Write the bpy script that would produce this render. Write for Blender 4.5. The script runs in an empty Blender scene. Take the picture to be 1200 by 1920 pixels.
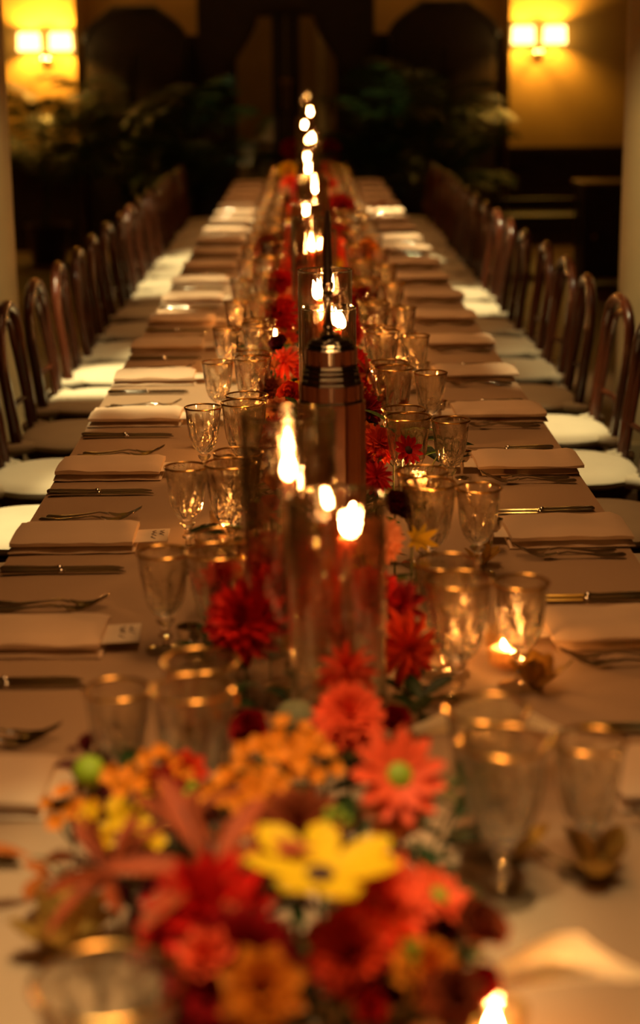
import bpy, bmesh, math, random
from math import sin, cos, pi, radians, atan2, sqrt
from mathutils import Vector, Matrix, Euler, noise
random.seed(7)
RND = random.Random(11)
C = bpy.context.scene.collection
SC = bpy.context.scene

# ------------------------------------------------------------------ camera
TT = 0.75                                  # table top height
CAMLOC = Vector((-0.0200, 0.0, TT + 0.8957))
CAMROT = Matrix.Rotation(-0.0066856, 4, 'Z') @ Matrix.Rotation(pi/2 - 0.25365, 4, 'X') @ Matrix.Rotation(-0.0105, 4, 'Z')
FPX = 3200.0
cam = bpy.data.cameras.new('camera')
cam.sensor_fit = 'VERTICAL'; cam.sensor_height = 36.0; cam.lens = FPX / 1920 * 36.0
cam.clip_end = 60
cam.dof.use_dof = True; cam.dof.focus_distance = 3.75; cam.dof.aperture_fstop = 2.15
camo = bpy.data.objects.new('camera', cam); C.objects.link(camo)
camo.matrix_world = Matrix.Translation(CAMLOC) @ CAMROT
SC.camera = camo

def at(px, py, z=0.0):
    """world point at height z above the table top seen at photograph pixel px, py"""
    d = CAMROT.to_3x3() @ Vector(((px - 600) / FPX, -(py - 960) / FPX, -1.0))
    t = (TT + z - CAMLOC.z) / d.z
    return CAMLOC + d * t
def at_y(px, py, Y):
    d = CAMROT.to_3x3() @ Vector(((px - 600) / FPX, -(py - 960) / FPX, -1.0))
    return CAMLOC + d * (Y / d.y)

# ------------------------------------------------------------------ world, exposure, room lights
SC.view_settings.view_transform = 'Standard'; SC.view_settings.look = 'None'
SC.view_settings.gamma = 1.0; SC.view_settings.use_curve_mapping = False
SC.view_settings.exposure = 0.0
SC.cycles.use_denoising = True
SC.cycles.max_bounces = 10; SC.cycles.transparent_max_bounces = 40
SC.cycles.transmission_bounces = 10; SC.cycles.glossy_bounces = 4; SC.cycles.diffuse_bounces = 3
SC.cycles.sample_clamp_indirect = 40.0; SC.cycles.blur_glossy = 0.1
SC.cycles.caustics_reflective = False; SC.cycles.caustics_refractive = False
w = bpy.data.worlds.new('room_world'); SC.world = w; w.use_nodes = True
w.node_tree.nodes['Background'].inputs[0].default_value = (1, .6, .3, 1)
w.node_tree.nodes['Background'].inputs[1].default_value = 0.0

def area(name, loc, sx, sy, power, col, spread=180, rot=(0, 0, 0)):
    l = bpy.data.lights.new(name, 'AREA'); l.shape = 'RECTANGLE'; l.size = sx; l.size_y = sy
    l.energy = power; l.color = col; l.spread = radians(spread)
    o = bpy.data.objects.new(name, l); o.location = loc; o.rotation_euler = rot; C.objects.link(o); return o
def spot(name, target, power, col, radius, src=None, blend=.5, z=3.2):
    l = bpy.data.lights.new(name, 'SPOT'); l.energy = power; l.color = col; l.shadow_soft_size = .03
    src = Vector(src) if src else Vector((target[0], target[1], z))
    t = Vector(target); d = t - src
    l.spot_size = 2 * math.atan(radius / d.length); l.spot_blend = blend
    o = bpy.data.objects.new(name, l); o.location = src
    o.rotation_euler = d.to_track_quat('-Z', 'Y').to_euler(); C.objects.link(o); return o
WARM = (1.0, .47, .16)
CREAM = (1.0, .80, .40)
area('ceiling_glow_far', (0, 9.0, 3.25), .3, 9.5, 17, WARM, 62)
area('ceiling_glow_near', (0, 2.4, 3.25), .4, 3.6, 8, WARM, 70)
area('ceiling_glow_near_cool', (-.2, .9, 3.25), 1.2, 1.0, 3.8, (1, .72, .36), 60)
SPOTS = [(-.86, 4.50, .45, 420, .36), (-.80, 5.10, .45, 130, .30), (-.80, 6.60, .45, 640, .42), (-.40, 4.75, TT, 330, .42), (-.12, 1.65, TT + .1, 170, .42), (.42, 1.6, TT, 60, .4),
         (.84, 5.1, .45, 190, .40), (.82, 5.75, .45, 330, .32), (.85, 9.0, .45, 420, .7), (-.82, 9.8, .45, 420, .7), (-.42, 7.1, TT, 260, .42),
         (-.42, 10.9, TT, 420, .7), (.44, 10.8, TT, 1000, .40), (1.9, 8.8, 0, 150, .7), (-1.9, 8.2, 0, 60, .6)]
for i, (x, y, z, p, r) in enumerate(SPOTS):
    spot('ceiling_downlight', (x, y, z), p, CREAM, r, src=(x * 1.05, y - .5, 3.2), blend=.6)
spot('column_light_left', (-1.25, 6.7, .9), 150, CREAM, .6, src=(-1.0, 4.6, 3.2), blend=.9)
spot('column_light_right', (1.35, 6.7, .9), 230, CREAM, .7, src=(1.05, 4.6, 3.2), blend=.9)
area('added_bay_glow', (-.1, 16.85, 3.25), 3.4, .12, 7, (1, .50, .12), 80)  # added soft area brightening the bay wall, which the sconces don't reach

# ------------------------------------------------------------------ materials
def rgb(r, g, b):
    f = lambda c: (c / 255) / 12.92 if c <= 10 else (((c / 255) + .055) / 1.055) ** 2.4
    return (f(r), f(g), f(b))
MATS = {}
def mat(name, col, rough=.6, metal=0.0, noise_amt=.12, noise_scale=20, bump=0.0, bump_scale=200, col2=None, spec=.5, sheen=0, transl=0, coat=0, obj_coord=True, stretch=(1, 1, 1)):
    if name in MATS: return MATS[name]
    m = bpy.data.materials.new(name); m.use_nodes = True; nt = m.node_tree; N = nt.nodes; L = nt.links
    b = N['Principled BSDF']; spec = .18 if name.startswith(('petal', 'leaf')) else spec; out = N['Material Output']
    b.inputs['Roughness'].default_value = rough; b.inputs['Metallic'].default_value = metal
    b.inputs['Specular IOR Level'].default_value = spec; b.inputs['Coat Weight'].default_value = coat
    b.inputs['Sheen Weight'].default_value = sheen
    tc = N.new('ShaderNodeTexCoord'); mp = N.new('ShaderNodeMapping'); mp.inputs['Scale'].default_value = stretch
    L.new(tc.outputs['Object'], mp.inputs[0])
    ns = N.new('ShaderNodeTexNoise'); ns.inputs['Scale'].default_value = noise_scale; ns.inputs['Detail'].default_value = 3
    L.new(mp.outputs[0], ns.inputs['Vector'])
    rp = N.new('ShaderNodeValToRGB'); c2 = col2 if col2 else tuple(c * (1 - noise_amt * 2) for c in col)
    rp.color_ramp.elements[0].position = .35; rp.color_ramp.elements[1].position = .65
    rp.color_ramp.elements[0].color = (*c2, 1); rp.color_ramp.elements[1].color = (*col, 1)
    L.new(ns.outputs['Fac'], rp.inputs[0])
    oi = N.new('ShaderNodeObjectInfo'); hs = N.new('ShaderNodeHueSaturation')
    mr = N.new('ShaderNodeMapRange'); mr.inputs['To Min'].default_value = 1 - noise_amt; mr.inputs['To Max'].default_value = 1 + noise_amt
    L.new(oi.outputs['Random'], mr.inputs['Value']); L.new(mr.outputs[0], hs.inputs['Value'])
    L.new(rp.outputs[0], hs.inputs['Color']); L.new(hs.outputs[0], b.inputs['Base Color'])
    if bump:
        n2 = N.new('ShaderNodeTexNoise'); n2.inputs['Scale'].default_value = bump_scale
        L.new(mp.outputs[0], n2.inputs['Vector']); bp = N.new('ShaderNodeBump')
        bp.inputs['Strength'].default_value = bump; bp.inputs['Distance'].default_value = .002
        L.new(n2.outputs['Fac'], bp.inputs['Height']); L.new(bp.outputs[0], b.inputs['Normal'])
    if transl:
        tr = N.new('ShaderNodeBsdfTranslucent'); mx = N.new('ShaderNodeMixShader'); mx.inputs[0].default_value = transl
        L.new(hs.outputs[0], tr.inputs['Color']); L.new(b.outputs[0], mx.inputs[1]); L.new(tr.outputs[0], mx.inputs[2])
        L.new(mx.outputs[0], out.inputs['Surface'])
    MATS[name] = m; return m
def emis(name, col, s):
    m = bpy.data.materials.new(name); m.use_nodes = True; nt = m.node_tree
    for n in list(nt.nodes): nt.nodes.remove(n)
    e = nt.nodes.new('ShaderNodeEmission'); e.inputs[0].default_value = (*col, 1); e.inputs[1].default_value = s
    o = nt.nodes.new('ShaderNodeOutputMaterial'); nt.links.new(e.outputs[0], o.inputs[0]); return m
def thin_glass(name, tint=(1, 1, 1), ior=1.5, rough=.01, refr=0.0, boost=1.0):
    """clear glass: Fresnel reflection over straight or partly refracted transmission"""
    m = bpy.data.materials.new(name); m.use_nodes = True; nt = m.node_tree; N = nt.nodes; L = nt.links
    for n in list(N): N.remove(n)
    out = N.new('ShaderNodeOutputMaterial'); fr = N.new('ShaderNodeFresnel'); ge = N.new('ShaderNodeNewGeometry'); mi = N.new('ShaderNodeMapRange')
    mi.inputs['To Min'].default_value = ior; mi.inputs['To Max'].default_value = 1 / ior   # same reflectance on both faces of the sheet
    L.new(ge.outputs['Backfacing'], mi.inputs['Value']); L.new(mi.outputs[0], fr.inputs[0])
    gl = N.new('ShaderNodeBsdfGlossy'); gl.inputs['Roughness'].default_value = rough; gl.inputs['Color'].default_value = (1, 1, 1, 1)
    tr = N.new('ShaderNodeBsdfTransparent'); tr.inputs[0].default_value = (*tint, 1)
    mx = N.new('ShaderNodeMixShader')
    mul = N.new('ShaderNodeMath'); mul.operation = 'MULTIPLY'; mul.inputs[1].default_value = boost; mul.use_clamp = True
    L.new(fr.outputs[0], mul.inputs[0]); L.new(mul.outputs[0], mx.inputs[0]); L.new(tr.outputs[0], mx.inputs[1]); L.new(gl.outputs[0], mx.inputs[2])
    last = mx
    if refr:
        g = N.new('ShaderNodeBsdfGlass'); g.inputs['IOR'].default_value = 1.5; g.inputs['Roughness'].default_value = rough; g.inputs[0].default_value = (*tint, 1)
        m2 = N.new('ShaderNodeMixShader'); m2.inputs[0].default_value = refr
        L.new(mx.outputs[0], m2.inputs[1]); L.new(g.outputs[0], m2.inputs[2]); last = m2
    L.new(last.outputs[0], out.inputs[0]); return m

M_cloth = mat('tablecloth_linen', (.44, .285, .165), .9, noise_amt=.03, noise_scale=3, bump=.35, bump_scale=500, sheen=.1)
M_napkin = mat('napkin_linen', (.74, .54, .36), .9, noise_amt=.04, noise_scale=6, bump=.4, bump_scale=600, sheen=.1)
M_card = mat('card_paper', (.80, .66, .48), .8, noise_amt=.03)
M_ink = mat('ink', (.10, .05, .03), .7)
M_silver = mat('polished_silver', (.84, .79, .70), .10, 1.0, noise_amt=.05)
M_gold = mat('gold_band', (.85, .52, .16), .2, 1.0, noise_amt=.03)
M_brass = mat('aged_brass', (.62, .38, .12), .28, 1.0, noise_amt=.08)
M_wood = mat('bentwood_mahogany', (.115, .028, .010), .26, noise_amt=.2, noise_scale=14, col2=(.05, .012, .005), coat=.4, stretch=(1, 1, .2))
M_cush = mat('cream_cushion_cotton', (.80, .70, .50), .9, noise_amt=.04, noise_scale=5, bump=.3, bump_scale=300)
M_dark = mat('dark_carved_wood', (.024, .010, .005), .5, noise_amt=.2, noise_scale=12, coat=.1)
M_wall = mat('ochre_plaster', (.50, .30, .09), .85, noise_amt=.06, noise_scale=2.5, bump=.1, bump_scale=40)
M_wain = mat('dark_wainscot', (.028, .012, .006), .5, noise_amt=.1)
M_column = mat('painted_column', (.46, .33, .16), .6, noise_amt=.05, noise_scale=4)
M_floor = mat('dark_oak_floor', (.11, .060, .028), .5, noise_amt=.2, noise_scale=3, stretch=(1, .2, 1))
M_ceil = mat('ceiling_plaster', (.35, .26, .15), .9)
M_tower = mat('tower_mahogany', (.30, .095, .03), .35, noise_amt=.2, noise_scale=30, col2=(.15, .042, .014), coat=.3, stretch=(1, 1, .15))
M_ebony = mat('ebony_ledge', (.014, .008, .006), .22, noise_amt=.1, coat=.5)
M_taper_dark = mat('dark_taper_wax', (.045, .020, .012), .45)
M_wax = mat('coral_wax', (.80, .22, .07), .45, noise_amt=.04, transl=.35)
M_wax2 = mat('brown_wax', (.16, .06, .03), .45, noise_amt=.04)
M_waxw = mat('ivory_wax', (.85, .65, .4), .45, noise_amt=.04, transl=.4)
M_flame = emis('flame', (1.0, .46, .14), 520)
M_flame_s = emis('flame_votive', (1.0, .43, .12), 700)
M_shade = emis('lit_lamp_shade', (1.0, .62, .16), 7.0)
M_hurr = thin_glass('hurricane_glass', (.955, .93, .88), 1.5, .0, refr=.13, boost=2.6)
M_rim = thin_glass('polished_rim_glass', (.8, .76, .66), 1.7, .06, refr=.35, boost=5.0)
M_crys = thin_glass('cut_crystal', (.99, .97, .93), 1.52, .0, refr=.78, boost=1.8)
M_stemglass = thin_glass('crystal_stem', (.98, .96, .92), 1.5, .02, refr=.6, boost=1.3)
M_votglass = thin_glass('votive_glass', (1, .93, .78), 1.5, .03, refr=.3, boost=1.4)
M_pane = thin_glass('door_pane_glass', (.80, .72, .58), 1.5, .02, boost=1.0)
T = .18
PET = {
 'red': mat('petal_red', (.72, .012, .005), .55, noise_amt=.15, noise_scale=30, transl=T, col2=(.45, .008, .006)),
 'crimson': mat('petal_crimson', (.36, .006, .007), .55, noise_amt=.15, noise_scale=30, transl=T),
 'orange_red': mat('petal_orange_red', (.82, .055, .010), .55, noise_amt=.12, noise_scale=30, transl=T),
 'coral': mat('petal_coral', (.90, .15, .045), .55, noise_amt=.1, noise_scale=25, transl=T, col2=(.85, .06, .02)),
 'peach': mat('petal_peach', (.85, .34, .15), .6, noise_amt=.1, transl=T),
 'orange': mat('petal_orange', (.88, .27, .015), .6, noise_amt=.1, transl=T),
 'yellow': mat('petal_yellow', (.92, .60, .010), .6, noise_amt=.08, transl=T, col2=(.80, .42, .008)),
 'rust': mat('petal_rust', (.34, .07, .018), .6, noise_amt=.2, noise_scale=40, transl=T, col2=(.20, .03, .01)),
 'pink_rust': mat('petal_striped_rust', (.50, .10, .025), .6, noise_amt=.15, noise_scale=30, transl=T, col2=(.25, .035, .012), stretch=(1, 6, 1)),
 'burgundy': mat('petal_burgundy', (.09, .004, .006), .5, noise_amt=.2, transl=.2),
 'cream': mat('petal_cream', (.95, .85, .62), .5, noise_amt=.04, transl=.5),
 'green': mat('leaf_green', (.12, .19, .035), .5, noise_amt=.25, noise_scale=20, transl=.25),
 'dark_green': mat('leaf_dark_green', (.030, .055, .012), .4, noise_amt=.25, noise_scale=20, transl=.15),
 'lime': mat('bud_lime', (.42, .55, .02), .6, noise_amt=.15, transl=.3),
 'olive': mat('leaf_olive', (.19, .16, .03), .5, noise_amt=.2, transl=.25),
 'leaf_yellow': mat('leaf_yellow', (.78, .48, .012), .6, noise_amt=.15, transl=.3),
 'leaf_red': mat('leaf_red', (.42, .035, .012), .5, noise_amt=.2, transl=.3),
 'leaf_rust': mat('leaf_rust_orange', (.55, .15, .025), .55, noise_amt=.2, transl=.3),
 'pale_green': mat('seed_head_pale_green', (.36, .38, .20), .7, noise_amt=.15, transl=.2),
 'brown': mat('flower_eye_brown', (.06, .015, .004), .8),
 'husk': mat('golden_husk', (.62, .36, .07), .45, noise_amt=.2, noise_scale=60, transl=.35),
}
M_stemg = mat('stem_green', (.06, .08, .015), .6)
M_palm = mat('palm_leaf', (.035, .085, .018), .42, noise_amt=.3, noise_scale=5, transl=.15)
M_pot = mat('dark_ceramic_pot', (.04, .02, .012), .4)

# ------------------------------------------------------------------ mesh builders
class MB:
    def __init__(s): s.v = []; s.f = []; s.sm = True
    def add(s, vs, fs, M=None):
        n = len(s.v)
        s.v += [tuple((M @ Vector(p))) if M else tuple(p) for p in vs]
        s.f += [tuple(i + n for i in f) for f in fs]; return s
    def box(s, c, d, M=None, bev=0):
        x, y, z = [k / 2 for k in d]; cx, cy, cz = c
        vs = [(cx + a * x, cy + b * y, cz + e * z) for a in (-1, 1) for b in (-1, 1) for e in (-1, 1)]
        return s.add(vs, [(0, 1, 3, 2), (4, 6, 7, 5), (0, 4, 5, 1), (2, 3, 7, 6), (0, 2, 6, 4), (1, 5, 7, 3)], M)
    def lathe(s, prof, n=24, mod=None, closed=False, M=None, caps=True):
        vs = []; m = len(prof)
        for i, (r, z) in enumerate(prof):
            for j in range(n):
                a = 2 * pi * j / n; rr = r if mod is None else mod(r, z, a, i)
                vs.append((rr * cos(a), rr * sin(a), z))
        fs = [(i * n + j, i * n + (j + 1) % n, (i + 1) * n + (j + 1) % n, (i + 1) * n + j) for i in range(m - 1) for j in range(n)]
        if closed: fs += [((m - 1) * n + j, (m - 1) * n + (j + 1) % n, (j + 1) % n, j) for j in range(n)]
        elif caps:
            if prof[0][0] > 1e-5: fs.append(tuple(range(n - 1, -1, -1)))
            if prof[-1][0] > 1e-5: fs.append(tuple((m - 1) * n + j for j in range(n)))
        return s.add(vs, fs, M)
    def tube(s, pts, rad, n=8, M=None, flat=1.0):
        pts = [Vector(p) for p in pts]; k = len(pts); vs = []
        up = None
        for i, p in enumerate(pts):
            d = (pts[min(i + 1, k - 1)] - pts[max(i - 1, 0)]).normalized()
            if up is None:
                up = Vector((0, 0, 1)) if abs(d.z) < .9 else Vector((1, 0, 0))
            a = d.cross(up); a = a.normalized() if a.length > 1e-6 else Vector((1, 0, 0)); b = a.cross(d).normalized(); up = b
            r = rad[i] if hasattr(rad, '__len__') else rad
            for j in range(n):
                t = 2 * pi * j / n; vs.append(tuple(p + a * r * cos(t) + b * r * flat * sin(t)))
        fs = [(i * n + j, i * n + (j + 1) % n, (i + 1) * n + (j + 1) % n, (i + 1) * n + j) for i in range(k - 1) for j in range(n)]
        fs += [tuple(range(n - 1, -1, -1)), tuple((k - 1) * n + j for j in range(n))]
        return s.add(vs, fs, M)
    def torus(s, R, r, z=0, n=32, m=6, M=None, sx=1.0):
        vs = []; 
        for i in range(n):
            a = 2 * pi * i / n
            for j in range(m):
                b = 2 * pi * j / m; vs.append(((R + r * cos(b)) * cos(a) * sx, (R + r * cos(b)) * sin(a), z + r * sin(b)))
        fs = [(i * m + j, ((i + 1) % n) * m + j, ((i + 1) % n) * m + (j + 1) % m, i * m + (j + 1) % m) for i in range(n) for j in range(m)]
        return s.add(vs, fs, M)
    def ball(s, c, r, n=10, m=6, sz=1.0, M=None):
        prof = [(max(r * sin(pi * i / m), 1e-6), c[2] - r * sz * cos(pi * i / m)) for i in range(m + 1)]
        T_ = Matrix.Translation((c[0], c[1], 0)); return s.lathe(prof, n, M=(M @ T_ if M else T_), caps=False)
    def mesh(s, name, m, smooth=True, bevel=0, flatten=False):
        me = bpy.data.meshes.new(name); me.from_pydata(s.v, [], s.f); me.validate()
        bm = bmesh.new(); bm.from_mesh(me); bmesh.ops.remove_doubles(bm, verts=bm.verts, dist=1e-6)
        if bevel:
            bmesh.ops.bevel(bm, geom=[e for e in bm.edges if len(e.link_faces) == 2 and e.calc_face_angle(0) > .6], offset=bevel, segments=2, affect='EDGES', profile=.6)
        bmesh.ops.recalc_face_normals(bm, faces=bm.faces)
        if smooth:
            for f in bm.faces: f.smooth = True
            for e in bm.edges:
                if len(e.link_faces) == 2 and e.calc_face_angle(0) > .75: e.smooth = False
        bm.to_mesh(me); bm.free(); me.materials.append(m); return me

class Part:
    def __init__(s, name, me, M=None, subs=(), label=None): s.name, s.me, s.M, s.subs, s.label = name, me, M or Matrix(), list(subs), label
def link(name, me, parent=None, M=None, label=None):
    o = bpy.data.objects.new(name, me); C.objects.link(o)
    if parent is not None: o.parent = parent
    if M is not None: o.matrix_basis = M
    if label: o['label'] = label
    return o
def put(parts, root, ):
    for p in parts:
        o = link(p.name, p.me, root, p.M, p.label)
        if p.subs: put(p.subs, o)
LABELS = {}
def thing(name, parts, label, cat, group=None, M=None):
    """a counted thing: an Empty with its parts, or one mesh"""
    o = bpy.data.objects.new(name, parts if isinstance(parts, bpy.types.Mesh) else None); C.objects.link(o)
    if M is not None: o.matrix_basis = M
    o['label'] = label; o['category'] = cat
    if group: o['group'] = group
    LABELS[label] = LABELS.get(label, 0) + 1
    if not isinstance(parts, bpy.types.Mesh):
        o.empty_display_size = .02; put(parts, o)
    return o
def struct(name, me, M=None):
    o = link(name, me, None, M); o['kind'] = 'structure'; return o
def TR(x, y, z, rz=0, s=1): return Matrix.Translation((x, y, z)) @ Matrix.Rotation(rz, 4, 'Z') @ Matrix.Scale(s, 4)
ORD = ['first', 'second', 'third', 'fourth', 'fifth', 'sixth', 'seventh', 'eighth', 'ninth', 'tenth', 'eleventh', 'twelfth', 'thirteenth',
       'fourteenth', 'fifteenth', 'sixteenth', 'seventeenth', 'eighteenth', 'nineteenth', 'twentieth', 'twenty-first', 'twenty-second']

# ------------------------------------------------------------------ the room
RX, RY0, RY1, RH = 4.2, -2.0, 16.4, 3.35
BX0, BX1, BY = -2.13, 1.90, 17.0       # central bay, set back
struct('floor', MB().box((0, 8.8, -.05), (2 * RX, 21.8, .1)).mesh('floor', M_floor, False))
fl = bpy.data.objects['floor']
pl = MB().box((0, 0, 0), (.155, 2.4, .006)).mesh('plank', M_floor, False, bevel=.001)
for i in range(-9, 10):                # boards laid where the floor can be seen beyond the chairs
    for j in range(4):
        if abs(i) < 5: continue
        link('plank', pl, fl, Matrix.Translation((i * .16, 7.4 + j * 2.41 + (i % 2) * .8, .003)))
struct('ceiling', MB().box((0, 8.8, RH + .05), (2 * RX, 21.8, .1)).mesh('ceiling', M_ceil, False))
struct('wall_left', MB().box((-RX - .05, 7.6, RH / 2), (.1, 19.4, RH)).mesh('wall_left', M_wall, False))
struct('wall_right', MB().box((RX + .05, 7.6, RH / 2), (.1, 19.4, RH)).mesh('wall_right', M_wall, False))
struct('wall_front', MB().box((0, RY0 - .05, RH / 2), (2 * RX, .1, RH)).mesh('wall_front', M_wall, False))
bw = MB(); bw.box(((BX0 - RX) / 2, RY1 + .35, RH / 2), (BX0 + RX, .7, RH)).box(((BX1 + RX) / 2, RY1 + .35, RH / 2), (RX - BX1, .7, RH))
bw.box(((BX0 - .95) / 2, BY + .05, RH / 2), (-.95 - BX0, .1, RH)).box(((BX1 + .62) / 2, BY + .05, RH / 2), (BX1 - .62, .1, RH)).box((-.16, BY + .05, 2.85), (1.6, .1, 1.0))
bw.box((-.16, BY + 2.3, RH / 2), (2.6, .1, RH)).box((-1.5, BY + 1.2, RH / 2), (.1, 2.3, RH)).box((1.2, BY + 1.2, RH / 2), (.1, 2.3, RH))
struct('wall_back', bw.mesh('wall_back', M_wall, False))
wn = MB()
for a, b, y in ((-RX, BX0, RY1), (BX1, RX, RY1)):
    wn.box(((a + b) / 2, y - .012, .44), (b - a, .024, .88))
    n = 3; wd = (b - a) / n
struct('baseboard_back', wn.mesh('baseboard_back', M_wain, False))
wr = MB()
for a, b, y in ((-RX, BX0, RY1), (BX1, RX, RY1)):
    wr.box(((a + b) / 2, y - .03, .90), (b - a, .06, .045)); wr.box(((a + b) / 2, y - .02, .06), (b - a, .05, .12))
    for i in range(3):
        wd = (b - a) / 3; cx = a + wd * (i + .5)
        wr.box((cx, y - .03, .74), (wd - .14, .012, .03)).box((cx, y - .03, .2), (wd - .14, .012, .03))
        wr.box((cx - wd / 2 + .08, y - .03, .47), (.03, .012, .56)).box((cx + wd / 2 - .08, y - .03, .47), (.03, .012, .56))
struct('trim_1', wr.mesh('trim_1', M_dark, False))
# dark high panelling each side of the doors, inside the bay
hp = MB()
for a, b in ((BX0 + .02, -1.0), (.66, BX1 - .02)):
    hp.box(((a + b) / 2, BY - .02, .97), (b - a, .04, 1.94)); hp.box(((a + b) / 2, BY - .035, 1.95), (b - a, .07, .05))
struct('trim_2', hp.mesh('trim_2', M_wain, False))

# double door in an ogee-arched surround
def X_at(px, Y): return at_y(px, 124, Y).x
def Z_at(py, Y): return at_y(567, py, Y).z
SY = BY - .34
xl, xr = X_at(372, SY), X_at(702, SY)
cxd = (X_at(430, SY) + X_at(642, SY)) / 2; hw = (X_at(642, SY) - X_at(430, SY)) / 2
ztop = Z_at(28, SY); zsh = Z_at(150, SY)
prof = []
for i in range(13):
    t = i / 12; s_ = t * t * (3 - 2 * t)
    prof.append((hw - s_ * hw * .50, zsh + (ztop - zsh) * t))
outl = [(hw, 0.0)] + prof
sm = MB(); dep = .16
for sgn, xo in ((-1, xl), (1, xr)):
    vs = []; fs = []
    for (ox, z) in outl:
        for yy in (SY, SY + dep):
            vs.append((cxd + sgn * ox, yy, z)); vs.append((xo, yy, z))
    n = len(outl)
    for i in range(n - 1):
        a = i * 4; b = a + 4
        fs += [(a, a + 1, b + 1, b), (a + 2, b + 2, b + 3, a + 3), (a, b, b + 2, a + 2), (a + 1, a + 3, b + 3, b + 1)]
    sm.add(vs, fs)
sm.box(((xl + xr) / 2, SY + dep / 2, (ztop + RH) / 2), (xr - xl, dep, RH - ztop))
struct('trim_3', sm.mesh('trim_3', M_dark, False))
# carved bead following the arch
cb = MB()
for sgn in (-1, 1):
    cb.tube([(cxd + sgn * (ox + .03), SY - .005, z) for ox, z in outl], .022, 8)
cb.tube([(cxd - prof[-1][0] - .03, SY - .005, ztop + .01), (cxd, SY - .02, ztop + .06), (cxd + prof[-1][0] + .03, SY - .005, ztop + .01)], .024, 8)
struct('trim_4', cb.mesh('trim_4', M_dark))
DY = SY + dep + .03
for di, sgn in ((1, -1), (2, 1)):
    d = struct('door_%d' % di, MB().box((cxd + sgn * .068, DY, 1.1), (.13, .05, 2.2)).box((cxd + sgn * (hw - .03), DY, 1.1), (.06, .05, 2.2))
               .box((cxd + sgn * hw / 2, DY, .2), (hw - .02, .05, .4)).box((cxd + sgn * hw / 2, DY, 2.17), (hw - .02, .05, .07)).mesh('door', M_dark, False, bevel=.006))
    link('pane', MB().box((cxd + sgn * (hw + .03) / 2, DY, 1.28), (hw - .14, .012, 1.8)).mesh('pane', M_pane, False), d)
    link('door_handle', MB().tube([(cxd + sgn * .03, DY - .03, 1.28), (cxd + sgn * .03, DY - .065, 1.30), (cxd + sgn * .03, DY - .065, 1.50), (cxd + sgn * .03, DY - .03, 1.52)], .011, 8)
         .ball((cxd + sgn * .03, DY - .05, 1.54), .026).mesh('door_handle', M_brass), d)
    for zz in (.95,):
        link('glazing_bar', MB().box((cxd + sgn * (hw + .03) / 2, DY - .004, zz), (hw - .14, .03, .03)).mesh('glazing_bar', M_dark, False), d)

# armoires with bonnet tops in the bay
def armoire(cx, wid, ztop, label):
    y0 = BY - .55; h = ztop; b = MB(); hw_ = wid / 2; sh = h - .34
    top = []
    for i in range(11):
        t = i / 10; s_ = t * t * (3 - 2 * t); top.append((hw_ * (1 - .56 * s_), sh + .30 * t + .04 * sin(pi * t)))
    pts = [(-hw_, .08)] + [(-x, z) for x, z in top] + [(x, z) for x, z in reversed(top)] + [(hw_, .08)]
    vs = [(x, 0, z) for x, z in pts] + [(x, .45, z) for x, z in pts]; n = len(pts)
    b.add(vs, [tuple(range(n)), tuple(range(2 * n - 1, n - 1, -1))] + [(i, i + n, (i + 1) % n + n, (i + 1) % n) for i in range(n)])
    parts = [Part('body', b.mesh('armoire_body', M_dark, False))]
    co = MB().tube([(x * 1.02, -.01, z + .01) for x, z in pts[1:-1]], .028, 8).mesh('cornice', M_dark); parts.append(Part('cornice', co))
    for s in (-1, 1):
        dr = MB().box((s * hw_ * .48, -.02, sh * .53), (hw_ * .9, .03, sh * .86)).mesh('armoire_door', M_dark, False, bevel=.006)
        pn = MB().box((s * hw_ * .48, -.04, sh * .53), (hw_ * .62, .016, sh * .70)).mesh('door_panel', M_dark, False, bevel=.006)
        kn = MB().ball((s * .05, -.055, sh * .5), .014).mesh('knob', M_brass)
        parts.append(Part('door', dr, subs=[Part('door_panel', pn), Part('knob', kn)]))
        parts.append(Part('foot', MB().box((s * (hw_ - .07), .05, .04), (.12, .1, .08)).mesh('foot', M_dark, False)))
    thing('armoire', parts, label, 'armoire', None, Matrix.Translation((cx, y0, 0)))
AY = BY - .55
armoire((X_at(162, AY) + X_at(347, AY)) / 2, X_at(347, AY) - X_at(162, AY), Z_at(6, AY), 'dark bonnet-topped armoire left of the doors behind the palms')
armoire((X_at(733, AY) + X_at(931, AY)) / 2, X_at(931, AY) - X_at(733, AY), Z_at(2, AY), 'dark bonnet-topped armoire right of the doors behind the palms')

struct('trim_7', MB().lathe([(.10, 0), (.10, .1), (.075, .14), (.075, RH)], 24).mesh('trim_7', M_column), Matrix.Translation((X_at(606, BY + 1.5), BY + 1.5, 0)))  # added column imitating the one reflected in the door glass
area('added_glow_behind_doors', (-.16, BY + 1.0, 3.2), 1.2, .8, 4, (1, .62, .22), 150)  # added area light brightening the space behind the door panes
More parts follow.
